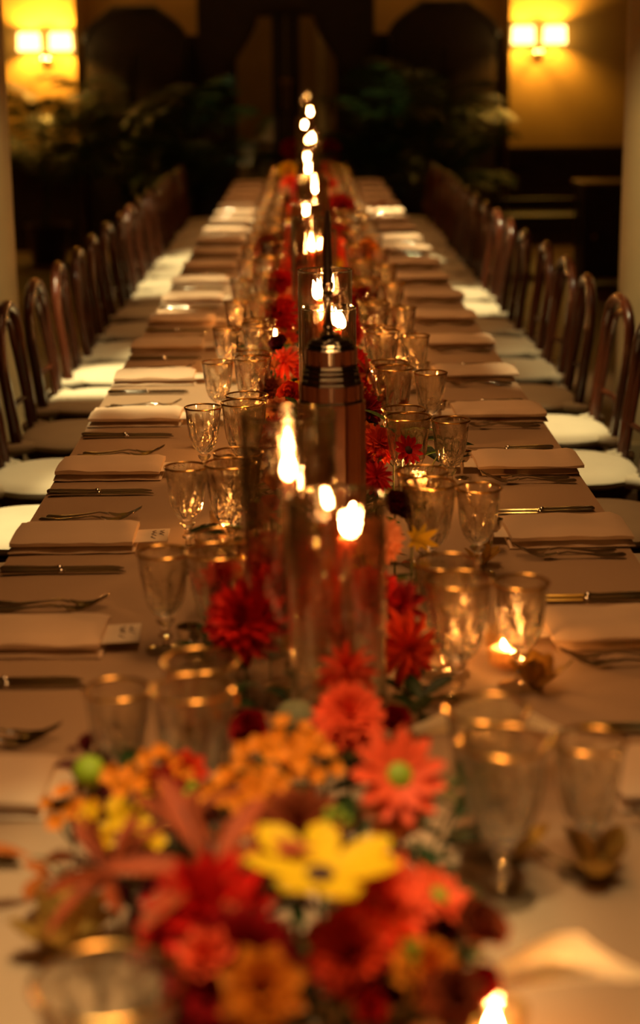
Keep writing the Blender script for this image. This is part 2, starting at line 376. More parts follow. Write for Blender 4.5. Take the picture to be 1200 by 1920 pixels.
# sconces
def sconce(px, pyc, label):
    Y = RY1; c = at_y(px, pyc, Y - .16); parts = []
    parts.append(Part('backplate', MB().lathe([(.0, 0), (.05, 0), (.055, .01), (.03, .03), (.015, .09), (0, .1)], 20, M=Matrix.Rotation(pi / 2, 4, 'X'), caps=False).mesh('backplate', M_brass), Matrix.Translation((0, .15, -.0))))
    parts.append(Part('orb', MB().ball((0, 0, 0), .050, 16, 10, 1.1).ball((0, 0, -.07), .02, 10, 6).mesh('orb', M_silver)))
    for s in (-1, 1):
        arm = MB().tube([(0, .02, 0), (s * .05, 0, -.035), (s * .12, 0, -.03), (s * .15, 0, .01), (s * .145, 0, .06)], .009, 8)
        arm.lathe([(.02, 0), (.024, .006), (.012, .03)], 12, M=Matrix.Translation((s * .145, 0, .05)))
        sh = MB().lathe([(.108, .0), (.104, .04), (.098, .165), (.094, .165), (.102, .002)], 24, closed=False, caps=False)
        parts.append(Part('arm', arm.mesh('arm', M_brass)))
        tr = MB().torus(.108, .004, .0, 28, 5).torus(.098, .004, .165, 28, 5).mesh('shade_trim', M_gold)
        parts.append(Part('shade', sh.mesh('shade', M_shade), Matrix.Translation((s * .145, 0, .095)), [Part('shade_trim', tr)]))
    thing('wall_sconce', parts, label, 'wall lamp', 'twin shaded wall sconces', Matrix.Translation(c))
    for s in (-1, 1):
        for dz, e, up in ((.27, 9, 0), (.085, 7, pi)):
            l = bpy.data.lights.new('sconce_bulb', 'SPOT'); l.energy = (36 if not up else 30) * (1.5 if px < 500 else 1); l.color = (1, .50, .06); l.shadow_soft_size = .04
            l.spot_size = radians(150); l.spot_blend = .25
            o = bpy.data.objects.new('sconce_bulb', l); o.location = c + Vector((s * .145, 0, .20 if up == 0 else .17)); C.objects.link(o)
            o.rotation_euler = (pi if up == 0 else 0, 0, 0)
sconce(86, 116, 'lit twin-shaded brass sconce on the left wall, half behind palm fronds')
sconce(1010, 103, 'lit twin-shaded brass sconce on the bare right wall')

# columns
def column(name, x0, x1, Y):
    c = (x0 + x1) / 2; r = (x1 - x0) / 2; b = MB()
    b.box((0, 0, .1), (2 * r + .0, 2 * r, .2)); b.lathe([(r * .98, .2), (r, .24), (r * .98, .28), (r * .93, .30), (r * .93, RH)], 32)
    struct(name, b.mesh('column', M_column), Matrix.Translation((c, Y, 0)))
YC = 6.75
xl_ = at_y(31, 420, YC).x; xr_ = at_y(1159, 420, YC).x
column('trim_5', xl_ - .34, xl_, YC); column('trim_6', xr_, xr_ + .34, YC)

# sideboard at the right, by the wainscot
sx, sz = X_at(1103, 13.0), Z_at(349, 13.0)
parts = [Part('body', MB().box((.6, .25, sz / 2 + .03), (1.2, .45, sz - .1)).mesh('sb_body', M_dark, False, bevel=.005)),
         Part('top', MB().box((.6, .25, sz - .015), (1.26, .5, .03)).mesh('sb_top', mat('sideboard_top', (.10, .06, .03), .3), False, bevel=.005))]
for i in range(3):
    parts.append(Part('door', MB().box((.2 + .4 * i, .015, sz / 2 + .02), (.36, .02, sz - .2)).mesh('sb_door', M_dark, False, bevel=.004),
                      subs=[Part('knob', MB().ball((.08 + .4 * i, -.01, sz / 2), .014).mesh('knob', M_brass))]))
for x in (.06, 1.14): parts.append(Part('foot', MB().box((x, .25, .04), (.08, .4, .08)).mesh('foot', M_dark, False)))
thing('sideboard', parts, 'dark low sideboard beyond the right column', 'sideboard', None, Matrix.Translation((sx, 13.0, 0)))
# long dark bench against the right wall part
bz = Z_at(378, 14.6); bx0, bx1 = X_at(935, 14.6), X_at(1105, 14.6)
bl = bx1 - bx0 + .3
parts = [Part('seat', MB().box((bl / 2, -.22, .44), (bl, .45, .05)).mesh('bench_seat', M_dark, False, bevel=.005)),
         Part('backrest', MB().box((bl / 2, 0, (bz + .5) / 2), (bl, .03, bz - .5)).mesh('bench_back', M_dark, False)),
         Part('top_rail', MB().box((bl / 2, 0, bz - .01), (bl, .05, .035)).mesh('bench_rail', mat('bench_rail_wood', (.035, .018, .01), .5), False, bevel=.005))]
for x in (.05, bl - .05):
    for y in (-.4, 0): parts.append(Part('leg', MB().box((x, y, bz / 2 if y == 0 else .21), (.05, .05, bz - .03 if y == 0 else .42)).mesh('bench_leg', M_dark, False)))
thing('bench', parts, 'dark high-backed bench under the right sconce', 'bench', None, Matrix.Translation((bx0, 14.6, 0)))

# ------------------------------------------------------------------ table
TW, TY0, TY1 = .6, -.4, 14.3
tl = TY1 - TY0
parts = [Part('tabletop', MB().box((0, 0, -.025), (2 * TW - .02, tl - .02, .03)).mesh('tabletop', M_wood, False))]
lg = MB().box((0, 0, -.39), (.07, .07, .70)).mesh('table_leg', M_wood, False, bevel=.006)
for y in range(8):
    for s in (-1, 1): parts.append(Part('leg', lg, Matrix.Translation((s * .42, -tl / 2 + .3 + y * (tl - .6) / 7, 0))))
thing('banquet_table', parts, 'very long banquet table running away from the camera under its cloth', 'table', None, Matrix.Translation((0, (TY0 + TY1) / 2, TT - .004)))
def cloth():
    b = MB(); cols = 29; rows = 180; drop = .20; vs = []
    prof = [(-1.02, -drop), (-1.012, -drop * .6), (-1.006, -drop * .25), (-1.0, -.012), (-.994, -.002)] + [(-.99 + 1.98 * i / 18, 0) for i in range(1, 18)] + [(.994, -.002), (1.0, -.012), (1.006, -drop * .25), (1.012, -drop * .6), (1.02, -drop)]
    nc = len(prof)
    for j in range(rows + 1):
        y = TY0 + tl * j / rows
        for (u, dz) in prof:
            k = max(0, -dz / drop); x = u * TW + math.copysign(1, u) * k * .012 * sin(y * 11 + u * 3)
            z = TT + dz + (0.0012 * noise.noise(Vector((u * 3, y * 1.6, 0))) if dz == 0 else 0)
            vs.append((x, y, z + .0005))
    fs = [(j * nc + i, j * nc + i + 1, (j + 1) * nc + i + 1, (j + 1) * nc + i) for j in range(rows) for i in range(nc - 1)]
    # far end drop
    n0 = rows * nc; e = len(vs)
    for (u, dz) in prof: vs.append((u * TW, TY1 + .012, TT + min(dz, 0) - drop * .9))
    fs += [(n0 + i, n0 + i + 1, e + i + 1, e + i) for i in range(nc - 1)]
    return b.add(vs, fs).mesh('tablecloth', M_cloth)
thing('tablecloth', cloth(), 'taupe linen cloth covering the whole long table', 'tablecloth')

# ------------------------------------------------------------------ chairs
def chair_parts():
    P = []
    arch = [(-.235, -.19, 0), (-.205, -.178, .25), (-.20, -.172, .44), (-.218, -.178, .60), (-.232, -.178, .70)]
    for i in range(1, 12):
        t = pi * i / 12; arch.append((-.236 - .008 * sin(t), -.176 * cos(t) * (1 + .04 * sin(t)), .72 + .175 * sin(t) ** .8))
    arch += [(a, -b, c) for a, b, c in [(-.232, -.178, .70), (-.218, -.178, .60), (-.20, -.172, .44), (-.205, -.178, .25), (-.235, -.19, 0)]]
    P.append(Part('back_frame', MB().tube(arch, .0185, 10).mesh('back_frame', M_wood)))
    inn = [(-.195, -.115, .42), (-.222, -.125, .60), (-.238, -.125, .70)]
    for i in range(1, 10):
        t = pi * i / 10; inn.append((-.245 - .006 * sin(t), -.123 * cos(t), .70 + .15 * sin(t) ** .8))
    inn += [(a, -b, c) for a, b, c in [(-.238, -.125, .70), (-.222, -.125, .60), (-.195, -.115, .42)]]
    P.append(Part('inner_hoop', MB().tube(inn, .0115, 8).mesh('inner_hoop', M_wood)))
    P.append(Part('crossbar', MB().tube([(-.215, -.172, .56), (-.228, 0, .565), (-.215, .172, .56)], .0095, 8).mesh('crossbar', M_wood)))
    P.append(Part('seat', MB().lathe([(.0, .385), (.17, .385), (.20, .39), (.205, .405), (.20, .42), (0, .42)], 28, caps=False).mesh('seat', M_wood)))
    # cushion, softly squared
    def md(r, z, a, i): return r * (1 + .07 * abs(sin(2 * a)) ** 1.5)
    cu = MB().lathe([(0, .421), (.15, .421), (.192, .426), (.210, .438), (.212, .450), (.202, .462), (.17, .472), (.09, .479), (0, .481)], 40, mod=md, caps=False)
    ties = []
    for s in (-1, 1):
        ties.append(Part('tie', MB().tube([(-.15, s * .165, .447), (-.19, s * .20, .447), (-.225, s * .205, .445), (-.232, s * .18, .445), (-.225, s * .15, .445), (-.17, s * .14, .447)], .013, 8, flat=1.5).mesh('tie', M_cush)))
    P.append(Part('cushion', cu.mesh('cushion', M_cush), subs=ties))
    for s in (-1, 1): P.append(Part('leg', MB().tube([(.15, s * .13, .39), (.17, s * .15, .2), (.2, s * .17, 0)], [.017, .015, .012], 8).mesh('leg', M_wood)))
    P.append(Part('stretcher_ring', MB().torus(.165, .009, .2, 28, 6).mesh('stretcher_ring', M_wood)))
    return P
CH = chair_parts()
S0, SP = 3.15, .60            # near edge of the reference napkin row, spacing between settings
KS = range(-2, 19)
ci = {1: 0, -1: 0}
for k in range(-2, 19):
    for s in (-1, 1):
        y = S0 + .09 + SP * k
        if k < 0 and s == 0: continue
        jit = RND.uniform(-.02, .02)
        x = s * (.775 + RND.uniform(-.012, .012))
        # the nearest two rows lie outside the frame
        if k < 0: continue
        n = ci[s]; ci[s] += 1
        thing('bentwood_chair', CH, '%s bentwood hoop-back chair from the near end of the %s side, cream cushion' % (ORD[n], 'left' if s < 0 else 'right'),
              'chair', 'bentwood chairs along the table', TR(x, y + jit + .05, 0, (0 if s < 0 else pi) + RND.uniform(-.05, .05)))

# ------------------------------------------------------------------ tableware
def napkin_mesh(w_, d_, seed, layers):
    out = []
    for li, (z0, z1, inset) in enumerate(layers):
        b = MB(); n, m = 14, 8; vs = []; 
        def P3(i, j, top):  # noqa
            u = i / n; v = j / m
            x = (u - .5) * (w_ - inset); y = (v - .5) * (d_ - inset * .6)
            e = min(min(u, 1 - u) * n, min(v, 1 - v) * m, 1.0)
            wob = .0035 * noise.noise(Vector((u * 3.3 + seed * 7, v * 2.1, li + seed)))
            edge = .0028 * noise.noise(Vector((u * 6 + seed * 3, v * 3 + li * 5, 3)))
            if top: z = z1 + wob * 1.5 - (1 - e) * .006 - .004 * (2 * v - 1) ** 2
            else: z = z0 + (1 - e) * .002 + max(0, wob * .5)
            return (x, y + edge * (1 if v > .5 else -1), z)
        for top in (0, 1):
            for j in range(m + 1):
                for i in range(n + 1): vs.append(P3(i, j, top))
        k = (n + 1) * (m + 1); fs = []
        for j in range(m):
            for i in range(n):
                a = j * (n + 1) + i; fs += [(a, a + n + 1, a + n + 2, a + 1), (k + a, k + a + 1, k + a + n + 2, k + a + n + 1)]
        ring = [i for i in range(n)] + [j * (n + 1) + n for j in range(m)] + [m * (n + 1) + i for i in range(n, 0, -1)] + [j * (n + 1) for j in range(m, 0, -1)]
        for a, c in zip(ring, ring[1:] + ring[:1]): fs.append((a, c, c + k, a + k))
        out.append(b.add(vs, fs).mesh('fold', M_napkin))
    return out
NAPK = {}
for s in (-1, 1):
    for v in range(4):
        d_ = .155 if s < 0 else .17
        NAPK[(s, v)] = napkin_mesh(.24, d_, v + (4 if s > 0 else 0), [(.001, .014, -.004), (.0145, .034, .004)] if (s < 0 or v % 2) else [(.001, .016, .02), (.0165, .034, 0)])
def card_parts(v):
    rr = random.Random(v)
    body = MB().box((0, 0, 0), (.110, .092, .0012)).mesh('card', M_card, False)
    ink = MB(); y = -.012
    for line in range(2):
        for q in range(2 + (line == 0)):
            yy = .028 - q * .02 - rr.uniform(0, .004); xx = .026 + line * .015
            ink.tube([(xx + rr.uniform(-.005, .005), yy + .007, .001), (xx - .004, yy, .001), (xx + rr.uniform(-.004, .006), yy - .006, .001), (xx + .005, yy - .012, .001)], .0009, 4)
    return [Part('card_sheet', body), Part('handwriting', ink.mesh('handwriting', M_ink))]
CARD = [card_parts(i) for i in range(3)]
# knife along +x (handle at -x), length .225
def knife_parts():
    h = MB(); pts = [(-.113, 0, .005), (-.109, 0, .0055), (-.06, 0, .0055), (-.02, 0, .005), (-.005, 0, .0055)]
    h.tube(pts, [.005, .0085, .0075, .0058, .0062], 10, flat=.65)
    h.ball((-.003, 0, .0055), .0072, 10, 6, .8)
    bl = MB(); n = 10; vs = []
    for i in range(n + 1):
        t = i / n; x = .002 + .115 * t; wdt = .0085 * (1 - max(0, (t - .75) / .25) ** 2 * .92)
        for yy, zz in ((-.0075, .0035), (-.0075 + wdt * 1.9, .0052), (-.0075 + wdt * 1.9, .0062), (-.0075, .0048)): vs.append((x, yy, zz))
    fs = [(i * 4 + j, i * 4 + (j + 1) % 4, i * 4 + 4 + (j + 1) % 4, i * 4 + 4 + j) for i in range(n) for j in range(4)] + [(0, 1, 2, 3), (n * 4 + 3, n * 4 + 2, n * 4 + 1, n * 4)]
    bl.add(vs, fs)
    return [Part('handle', h.mesh('knife_handle', M_silver)), Part('blade', bl.mesh('blade', M_silver))]
def fork_parts():
    h = MB().tube([(-.10, 0, .006), (-.095, 0, .007), (-.06, 0, .005), (-.02, 0, .010), (.01, 0, .014), (.03, 0, .010)], [.004, .0082, .0065, .0034, .003, .0045], 10, flat=.5)
    hd = MB(); vs = []; n = 6
    for i in range(n + 1):
        t = i / n; x = .028 + .028 * t; wd = .004 + .0085 * sin(min(1, t * 1.3) * pi / 2); z = .010 - .0055 * sin(t * pi / 1.6)
        vs += [(x, -wd, z + .002), (x, 0, z), (x, wd, z + .002), (x, wd, z + .0035), (x, 0, z + .0016), (x, -wd, z + .0035)]
    fs = [(i * 6 + j, i * 6 + (j + 1) % 6, i * 6 + 6 + (j + 1) % 6, i * 6 + 6 + j) for i in range(n) for j in range(6)] + [tuple(range(6)), tuple(n * 6 + 5 - j for j in range(6))]
    hd.add(vs, fs)
    tn = []
    for q in range(4):
        y = (q - 1.5) * .0068
        tn.append(Part('tine', MB().tube([(.052, y, .0065), (.068, y, .0085), (.083, y * .95, .015), (.098, y * .9, .024)], [.0021, .0018, .0015, .0007], 6).mesh('tine', M_silver)))
    return [Part('handle', h.mesh('fork_handle', M_silver)), Part('head', hd.mesh('fork_head', M_silver), subs=tn)]
KN = knife_parts(); FK = fork_parts()

def goblet(H, R, cuts=12):
    """cut-crystal goblet: faceted bowl, gold rim, knopped stem, foot"""
    hb = H * .35; per = cuts // 3; n = per * 20; NR = 26
    def mod(r, z, a, i):
        t = (z - hb) / (H - hb)
        if t > .78: return r * (1 - .004 * abs(sin(a * per)))
        u = (a * per / (2 * pi)) % 1.0 * 2 - 1                     # fan of cuts springing from the foot of each panel
        phi = atan2(u, t * 1.9 + .02)
        g = abs(sin(phi * 4.0)) ** .7
        d = .12 * (1 - g) * min(1, (.80 - t) * 5)
        if t < .34: d += .055 * abs(sin(phi * 5 + t * 40))
        return r * (1 - d)
    CP = [(0, .17), (.04, .36), (.10, .53), (.19, .68), (.31, .785), (.48, .86), (.68, .915), (.88, .965), (1, 1.03)]
    def rad(t):
        for (t0, r0), (t1, r1) in zip(CP, CP[1:]):
            if t <= t1 + 1e-9: return R * (r0 + (r1 - r0) * (t - t0) / (t1 - t0))
    op = [(rad(i / NR), hb + (H - hb) * i / NR) for i in range(NR + 1)]
    ip = [(max(r - .0022 - .0042 * max(0, 1 - (z - hb) / (H - hb) / .78), .002), z + (.012 if j == 0 else 0)) for j, (r, z) in enumerate(op[1:])]
    b = MB(); b.lathe(op, n, mod=mod, caps=False); k = len(b.v)
    b2 = MB(); b2.lathe([(.001, ip[0][1])] + ip, n, caps=False); b.add(b2.v, b2.f)
    m = len(ip) + 1; L_ = NR * n; o2 = k + (m - 1) * n
    b.f += [(L_ + j, L_ + (j + 1) % n, o2 + (j + 1) % n, o2 + j) for j in range(n)]
    bowl = b.mesh('bowl', M_crys, smooth=False)
    stem = MB().lathe([(.0065, .008), (.0052, .02), (.0055, hb * .35), (.011, hb * .42), (.012, hb * .48), (.0075, hb * .56), (.007, hb * .72), (.013, hb * .84), (.0155, hb * .93), (R * .17, hb)], 10).mesh('stem', M_stemglass, smooth=False)
    foot = MB().lathe([(0, .0), (R * .76, 0), (R * .78, .0025), (R * .45, .0045), (.0075, .010)], 32, mod=lambda r, z, a, i: r * (1 + (.02 * abs(sin(a * 8)) if i == 2 else 0)), caps=False).mesh('foot', M_stemglass)
    rim = MB().lathe([(op[-1][0] + .0004, H - .0022), (op[-1][0] + .0006, H), (op[-1][0] - .0015, H + .0012), (op[-1][0] - .0040, H), (op[-1][0] - .0042, H - .0022)], 48, closed=True).mesh('gold_rim', M_gold)
    return [Part('bowl', bowl), Part('gold_rim', rim), Part('stem', stem), Part('foot', foot)]
G_S = goblet(.165, .041, 16); G_L = goblet(.188, .0485, 18); G_L2 = goblet(.180, .048, 18)
SALT = [Part('cup', MB().lathe([(0, .038), (.012, .040), (.020, .050), (.0215, .064), (.0195, .064), (.017, .052), (0, .045)], 24, caps=False).mesh('cup', M_silver)),
        Part('stem', MB().lathe([(.003, .004), (.0026, .02), (.005, .03), (.004, .040)], 10).mesh('stem', M_silver)),
        Part('foot', MB().lathe([(0, 0), (.017, 0), (.0165, .003), (.004, .007)], 24, caps=False).mesh('foot', M_silver))]

for k in KS:
    o = ORD[k + 2]
    for s in (-1, 1):
        side = 'left' if s < 0 else 'right'
        yb = S0 + SP * k; j = lambda a: RND.uniform(-a, a)
        if k == -2 and s > 0: pass
        # napkin and card
        d_ = .155 if s < 0 else .17
        nx = s * (.475 if s < 0 else .483); v = (k * 3 + (s > 0)) % 4
        rz = j(.03) + (.03 if s > 0 else -.01)
        NM = TR(nx + j(.006), yb + d_ / 2, TT, rz)
        fo = NAPK[(s, v)]
        thing('napkin', [Part('lower_fold', fo[0]), Part('upper_fold', fo[1])], 'folded beige linen napkin at the %s place setting along the %s side' % (o, side), 'napkin', 'folded napkins', NM)
        thing('place_card', CARD[k % 3], 'small handwritten place card tucked into the %s napkin along the %s side' % (o, side), 'place card', 'place cards',
              TR(s * .350, yb + d_ * .46, TT + .0165, (0 if s < 0 else pi) + j(.05)) @ Matrix.Rotation(-.03, 4, 'Y'))
        # cutlery
        if s < 0:
            ky, fy = yb - .13, yb + .24 ; hx = -.475; fx = -.475
        else:
            ky, fy = yb + .26, yb - .07; hx = .455; fx = .475
        for q in range(2):
            thing('knife', KN, '%s silver table knife at the %s place setting along the %s side' % (('nearer', 'farther')[q], o, side), 'knife', 'silver knives',
                  TR(hx + s * (q * .006), ky + q * .024, TT + .0005, (0 if s < 0 else pi) + j(.025)))
            thing('fork', FK, '%s silver fork, tines up, at the %s place setting along the %s side' % (('nearer', 'farther')[q], o, side), 'fork', 'silver forks',
                  TR(fx + s * (-q * .012), fy + q * .030, TT + .0005, (0 if s < 0 else pi) + j(.05) + .03 * s))
        # glasses
        if s < 0: gs = [(-.253, 2.577), (-.163, 2.50), (-.160, 2.628)]; sp_ = (-.203, 2.515)
        else: gs = [(.288, 2.99 ), (.191, 2.93), (.186, 3.052)]; sp_ = (.325, 3.14)
        G = [G_S, G_L, G_L2]; nm = ['small outer', 'large near', 'large far']
        for gi, (gx, gy) in enumerate(gs):
            if k == -2 and s < 0: continue
            thing('goblet', G[gi], '%s gold-rimmed cut-crystal goblet of the %s glass group along the %s side' % (nm[gi], o if s > 0 else ORD[k + 1], side), 'wine glass', 'cut-crystal goblets',
                  TR(gx + j(.004), gy + SP * k + j(.008), TT, j(3)))
        if not (k == -2 and s < 0):
            thing('salt_cup', SALT, 'tiny stemmed silver salt cup by the %s glass group along the %s side' % (o if s > 0 else ORD[k + 1], side), 'salt cellar', 'silver salt cups', TR(sp_[0] + j(.004), sp_[1] + SP * k, TT))
# crystal glass close to the camera at the left, cut by the frame
p = at(215, 2130, .0)
thing('goblet', goblet(.15, .064, 16), 'blurred wide crystal glass cut off by the bottom left corner', 'wine glass', None, TR(p.x, p.y, TT))

# ------------------------------------------------------------------ candles
def hurricane(px, py, z, R, label):
    p = at(px, py, z); b = MB(); t = .0045
    b.lathe([(R, .004), (R, z), (R - t, z), (R - t, .008), (R - t, .008)], 56, closed=False, caps=False)
    b.lathe([(0, .004), (R, .004)], 56, caps=False); b.lathe([(0, .008), (R - t, .008)], 56, caps=False)
    parts = [Part('cylinder', b.mesh('cylinder', M_hurr)), Part('rim', MB().torus(R - t / 2, t * .62, z, 64, 6).mesh('rim', M_rim)),
             Part('base_ring', MB().torus(R - .002, .003, .004, 48, 6).mesh('base_ring', M_hurr))]
    thing('hurricane_glass', parts, label, 'hurricane glass', 'glass hurricane cylinders', TR(p.x, p.y, TT)); return p
def flame_mesh(h, r, m, lean=.0):
    b = MB(); n = 12; prof = []
    for i in range(11):
        t = i / 10; prof.append((max(1e-5, r * sin(pi * t ** .62) ** .9 if 0 < t < 1 else 1e-5), h * t))
    b.lathe(prof, n, caps=False)
    b.v = [(x + lean * (z / h) ** 2 * h, y, z) for x, y, z in b.v]; return b.mesh('flame', m)
FL = [flame_mesh(.048, .0078, M_flame, .0), flame_mesh(.042, .0075, M_flame, .25), flame_mesh(.050, .0070, M_flame, -.12)]
FLV = flame_mesh(.024, .0055, M_flame_s)
def taper(x, y, z0, z1, rb, rt, m, label, flame=0, cat='candle', group='taper candles'):
    parts = [Part('wax', MB().lathe([(rb * .9, 0), (rb, .01), (rt, z1 - z0 - .008), (rt * .85, z1 - z0 - .001), (rt * .3, z1 - z0 - .004)], 16).mesh('wax', m)),
             Part('wick', MB().tube([(0, 0, z1 - z0 - .004), (.0005, 0, z1 - z0 + .003), (.001, 0, z1 - z0 + .009)], .0009, 5).mesh('wick', M_ink))]
    if flame is not None: parts.append(Part('flame', FL[flame % 3], Matrix.Translation((0, 0, z1 - z0 + .003))))
    return thing('taper_candle', parts, label, cat, group, TR(x, y, TT + z0))
HOLD = [Part('base', MB().lathe([(0, .0), (.042, 0), (.042, .004), (.020, .010), (.008, .02), (0, .02)], 24, caps=False).mesh('base', M_brass)),
        Part('stem', MB().lathe([(.006, .014), (.005, .03), (.010, .042), (.005, .052), (.006, .066)], 16).mesh('stem', M_brass)),
        Part('socket', MB().lathe([(.006, .064), (.016, .070), (.016, .073), (.0115, .075), (.0135, .098), (.0120, .098), (.0108, .080), (0, .080)], 16, caps=False).mesh('socket', M_brass))]
def lit_candle(x, y, ztop, m, fl, where):
    thing('candle_holder', HOLD, 'small brass candle holder ' + where, 'candle holder', 'brass candle holders', TR(x, y, TT + .0085))
    return taper(x, y, .0895, ztop, .0105, .0092, m, 'lit %s taper candle ' % ('coral' if m is M_wax else 'brown') + where, fl)
# nearest pair
pA = hurricane(539, 776, .425, .068, 'taller of the two nearest hurricane cylinders, on the left')
pB = hurricane(631, 933, .345, .0665, 'shorter nearest hurricane cylinder, in front and to the right')
pBc = at(645, 1012, .297); pAc = at(549, 893, .33)
lit_candle(pA.x + .0, pA.y, .33, M_wax2, 0, 'inside the tallest near hurricane cylinder')
lit_candle(pB.x + .012, pB.y, .292, M_wax, 1, 'inside the shorter near hurricane cylinder')
# second pair behind the wooden tower
pC = hurricane(609, 507, .425, .066, 'tall hurricane cylinder just behind the wooden tower')
pD = hurricane(616, 577, .345, .066, 'shorter hurricane cylinder overlapping the wooden tower')
lit_candle(pC.x - .012, pC.y + .01, .352, M_wax, 2, 'in the tall cylinder behind the wooden tower')
lit_candle(pD.x + .022, pD.y, .293, M_wax, 2, 'in the shorter cylinder behind the wooden tower')
# third pair
pE = hurricane(583, 408, .425, .066, 'tall hurricane cylinder left of the dark unlit taper')
pE2 = Vector((pE.x + .09, pE.y + .22, 0))
lit_candle(pE.x - .0, pE.y, .315, M_wax, 0, 'in the tall cylinder left of the dark taper')
pE2 = hurricane(599, 432, .345, .062, 'shorter cylinder behind the tall one left of the dark taper')
lit_candle(pE2.x - .002, pE2.y, .275, M_wax, 1, 'in the cylinder half hidden by the dark taper')
# farther groups
FAR = [(572, 7.4, .345, .29, 'fourth'), (590, 7.75, .425, .36, 'fourth'), (577, 9.2, .425, .37, 'fifth'), (589, 9.5, .345, .29, 'fifth'),
       (575, 11.0, .425, .34, 'sixth'), (586, 11.4, .52, .44, 'sixth'), (571, 12.6, .56, .49, 'last'), (583, 13.0, .64, .57, 'last'), (578, 12.1, .46, .40, 'last')]
seen = {}
for px, Y, hh, hc, nm in FAR:
    x = at_y(px, 300, Y).x; seen[nm] = seen.get(nm, 0) + 1
    q = {1: 'nearer', 2: 'farther', 3: 'middle'}[seen[nm]] if nm != 'last' else {1: 'tall', 2: 'tallest', 3: 'lowest'}[seen[nm]]
    R = .062; b = MB(); t = .003
    b.lathe([(R, .002), (R, hh), (R - t, hh), (R - t, .006), (0, .006)], 40, caps=False)
    thing('hurricane_glass', [Part('cylinder', b.mesh('cylinder', M_hurr)), Part('rim', MB().torus(R - t / 2, t * .6, hh, 48, 6).mesh('rim', M_hurr))],
          '%s blurred hurricane cylinder of the %s candle group from the camera' % (q, nm), 'hurricane glass', 'glass hurricane cylinders', TR(x, Y, TT))
    lit_candle(x, Y, hc, M_wax, seen[nm], 'in the %s cylinder of the %s candle group' % (q, nm))

# wooden tower with stepped ledges, candlestick and unlit dark taper
pT = at(621, 735, .345); tx, ty = pT.x, pT.y
def oct_ring(r, z0, z1, mtl, n=8, name='ledge', bevel=.001): return MB().lathe([(r, z0), (r, z1)], n, M=Matrix.Rotation(pi / n, 4, 'Z')).mesh(name, mtl, False, bevel=bevel)
parts = []
def slat_ring(R, z0, z1, n, wd, th):
    me = MB().box((R, 0, (z0 + z1) / 2), (th, wd, z1 - z0)).mesh('slat', M_tower, False, bevel=.0008)
    for i in range(n): parts.append(Part('slat', me, Matrix.Rotation(2 * pi * i / n, 4, 'Z')))
parts.append(Part('core', MB().lathe([(.051, .004), (.051, .330), (.048, .332), (.047, .362), (.042, .364), (.038, .396), (.038, .424)], 24).mesh('core', M_tower)))
slat_ring(.0555, .012, .330, 14, .0205, .009)
slat_ring(.052, .335, .361, 14, .015, .009)
slat_ring(.0425, .397, .422, 14, .011, .008)
for r, z0, z1 in ((.062, 0, .012), (.0595, .330, .334), (.0565, .361, .368), (.054, .371, .379), (.0525, .382, .387), (.049, .389, .396), (.046, .422, .427), (.043, .429, .434), (.036, .434, .439)):
    parts.append(Part('ledge', oct_ring(r, z0, z1, M_ebony)))
parts.append(Part('cap', MB().lathe([(.040, .424), (.034, .438), (.020, .441), (.015, .446), (0, .447)], 24, caps=False).mesh('cap', M_ebony)))
thing('wooden_tower', parts, 'stepped mahogany and ebony tower centrepiece standing behind the near hurricanes', 'centrepiece', None, TR(tx, ty, TT))
cs = [Part('foot', MB().lathe([(0, .0), (.018, 0), (.017, .003), (.008, .006), (.007, .010)], 24, caps=False).mesh('foot', M_silver)),
      Part('beaded_stem', MB().lathe([(.007, .008), (.0105, .014), (.006, .020), (.0045, .028), (.0035, .045), (.004, .056), (.0095, .061), (.006, .066), (.0105, .072), (.0075, .078)], 16).mesh('stem', M_silver)),
      Part('socket', MB().lathe([(.0075, .077), (.0105, .080), (.011, .092), (.0095, .092), (.0085, .082), (0, .082)], 16, caps=False).mesh('socket', M_silver))]
thing('candlestick', cs, 'slim beaded silver candlestick on top of the wooden tower', 'candlestick', None, TR(tx - .004, ty, TT + .4465))
taper(tx - .004, ty, .529, .662, .0085, .0038, M_taper_dark, 'unlit dark brown taper candle rising above the wooden tower', None, group=None)

# votives
VG = MB().lathe([(0, .0), (.026, 0), (.029, .006), (.033, .055), (.0305, .055), (.0265, .008), (0, .007)], 28, caps=False, mod=lambda r, z, a, i: r * (1 + (.03 * abs(sin(a * 7)) if i in (2, 3) else 0))).mesh('cup', M_votglass)
VC = MB().lathe([(0, .0075), (.0225, .0075), (.0225, .026), (.018, .025), (0, .0245)], 20, caps=False).mesh('wax', M_waxw)
VP = [Part('cup', VG), Part('wax', VC), Part('wick', MB().tube([(0, 0, .024), (.0005, 0, .033)], .0008, 5).mesh('wick', M_ink)), Part('flame', FLV, Matrix.Translation((0, 0, .028)))]
VOT = [(508, 762, .04, 'left of the tower beside orange blooms'),
       (785, 935, .0, 'behind the right goblets near the yellow leaf'), (432, 668, .03, 'at the left, behind the third pair of goblets'), (700, 700, .02, 'right of the tower among goblets'),
       (735, 640, .02, 'right, beyond the cylinders'), (925, 1900, .05, 'under the nearest white calla lily'), (447, 612, .0, 'left, beyond the cylinders'), (425, 1010, .0, 'behind the left goblets beside red dahlias')]
vpos = []
for px, py, z, lab in VOT:
    p = at(px, py, z); vpos.append((p.x, p.y)); thing('votive_candle', VP, 'lit votive candle in clear glass ' + lab, 'votive candle', 'votives', TR(p.x, p.y, TT + .0))
for x, y, lab in ((.200, 2.565, 'directly behind the second large goblets at the right'), (.283, 2.505, 'directly behind the second small goblet at the right')):
    vpos.append((x, y)); thing('votive_candle', VP, 'lit votive candle ' + lab, 'votive candle', 'votives', TR(x, y, TT))
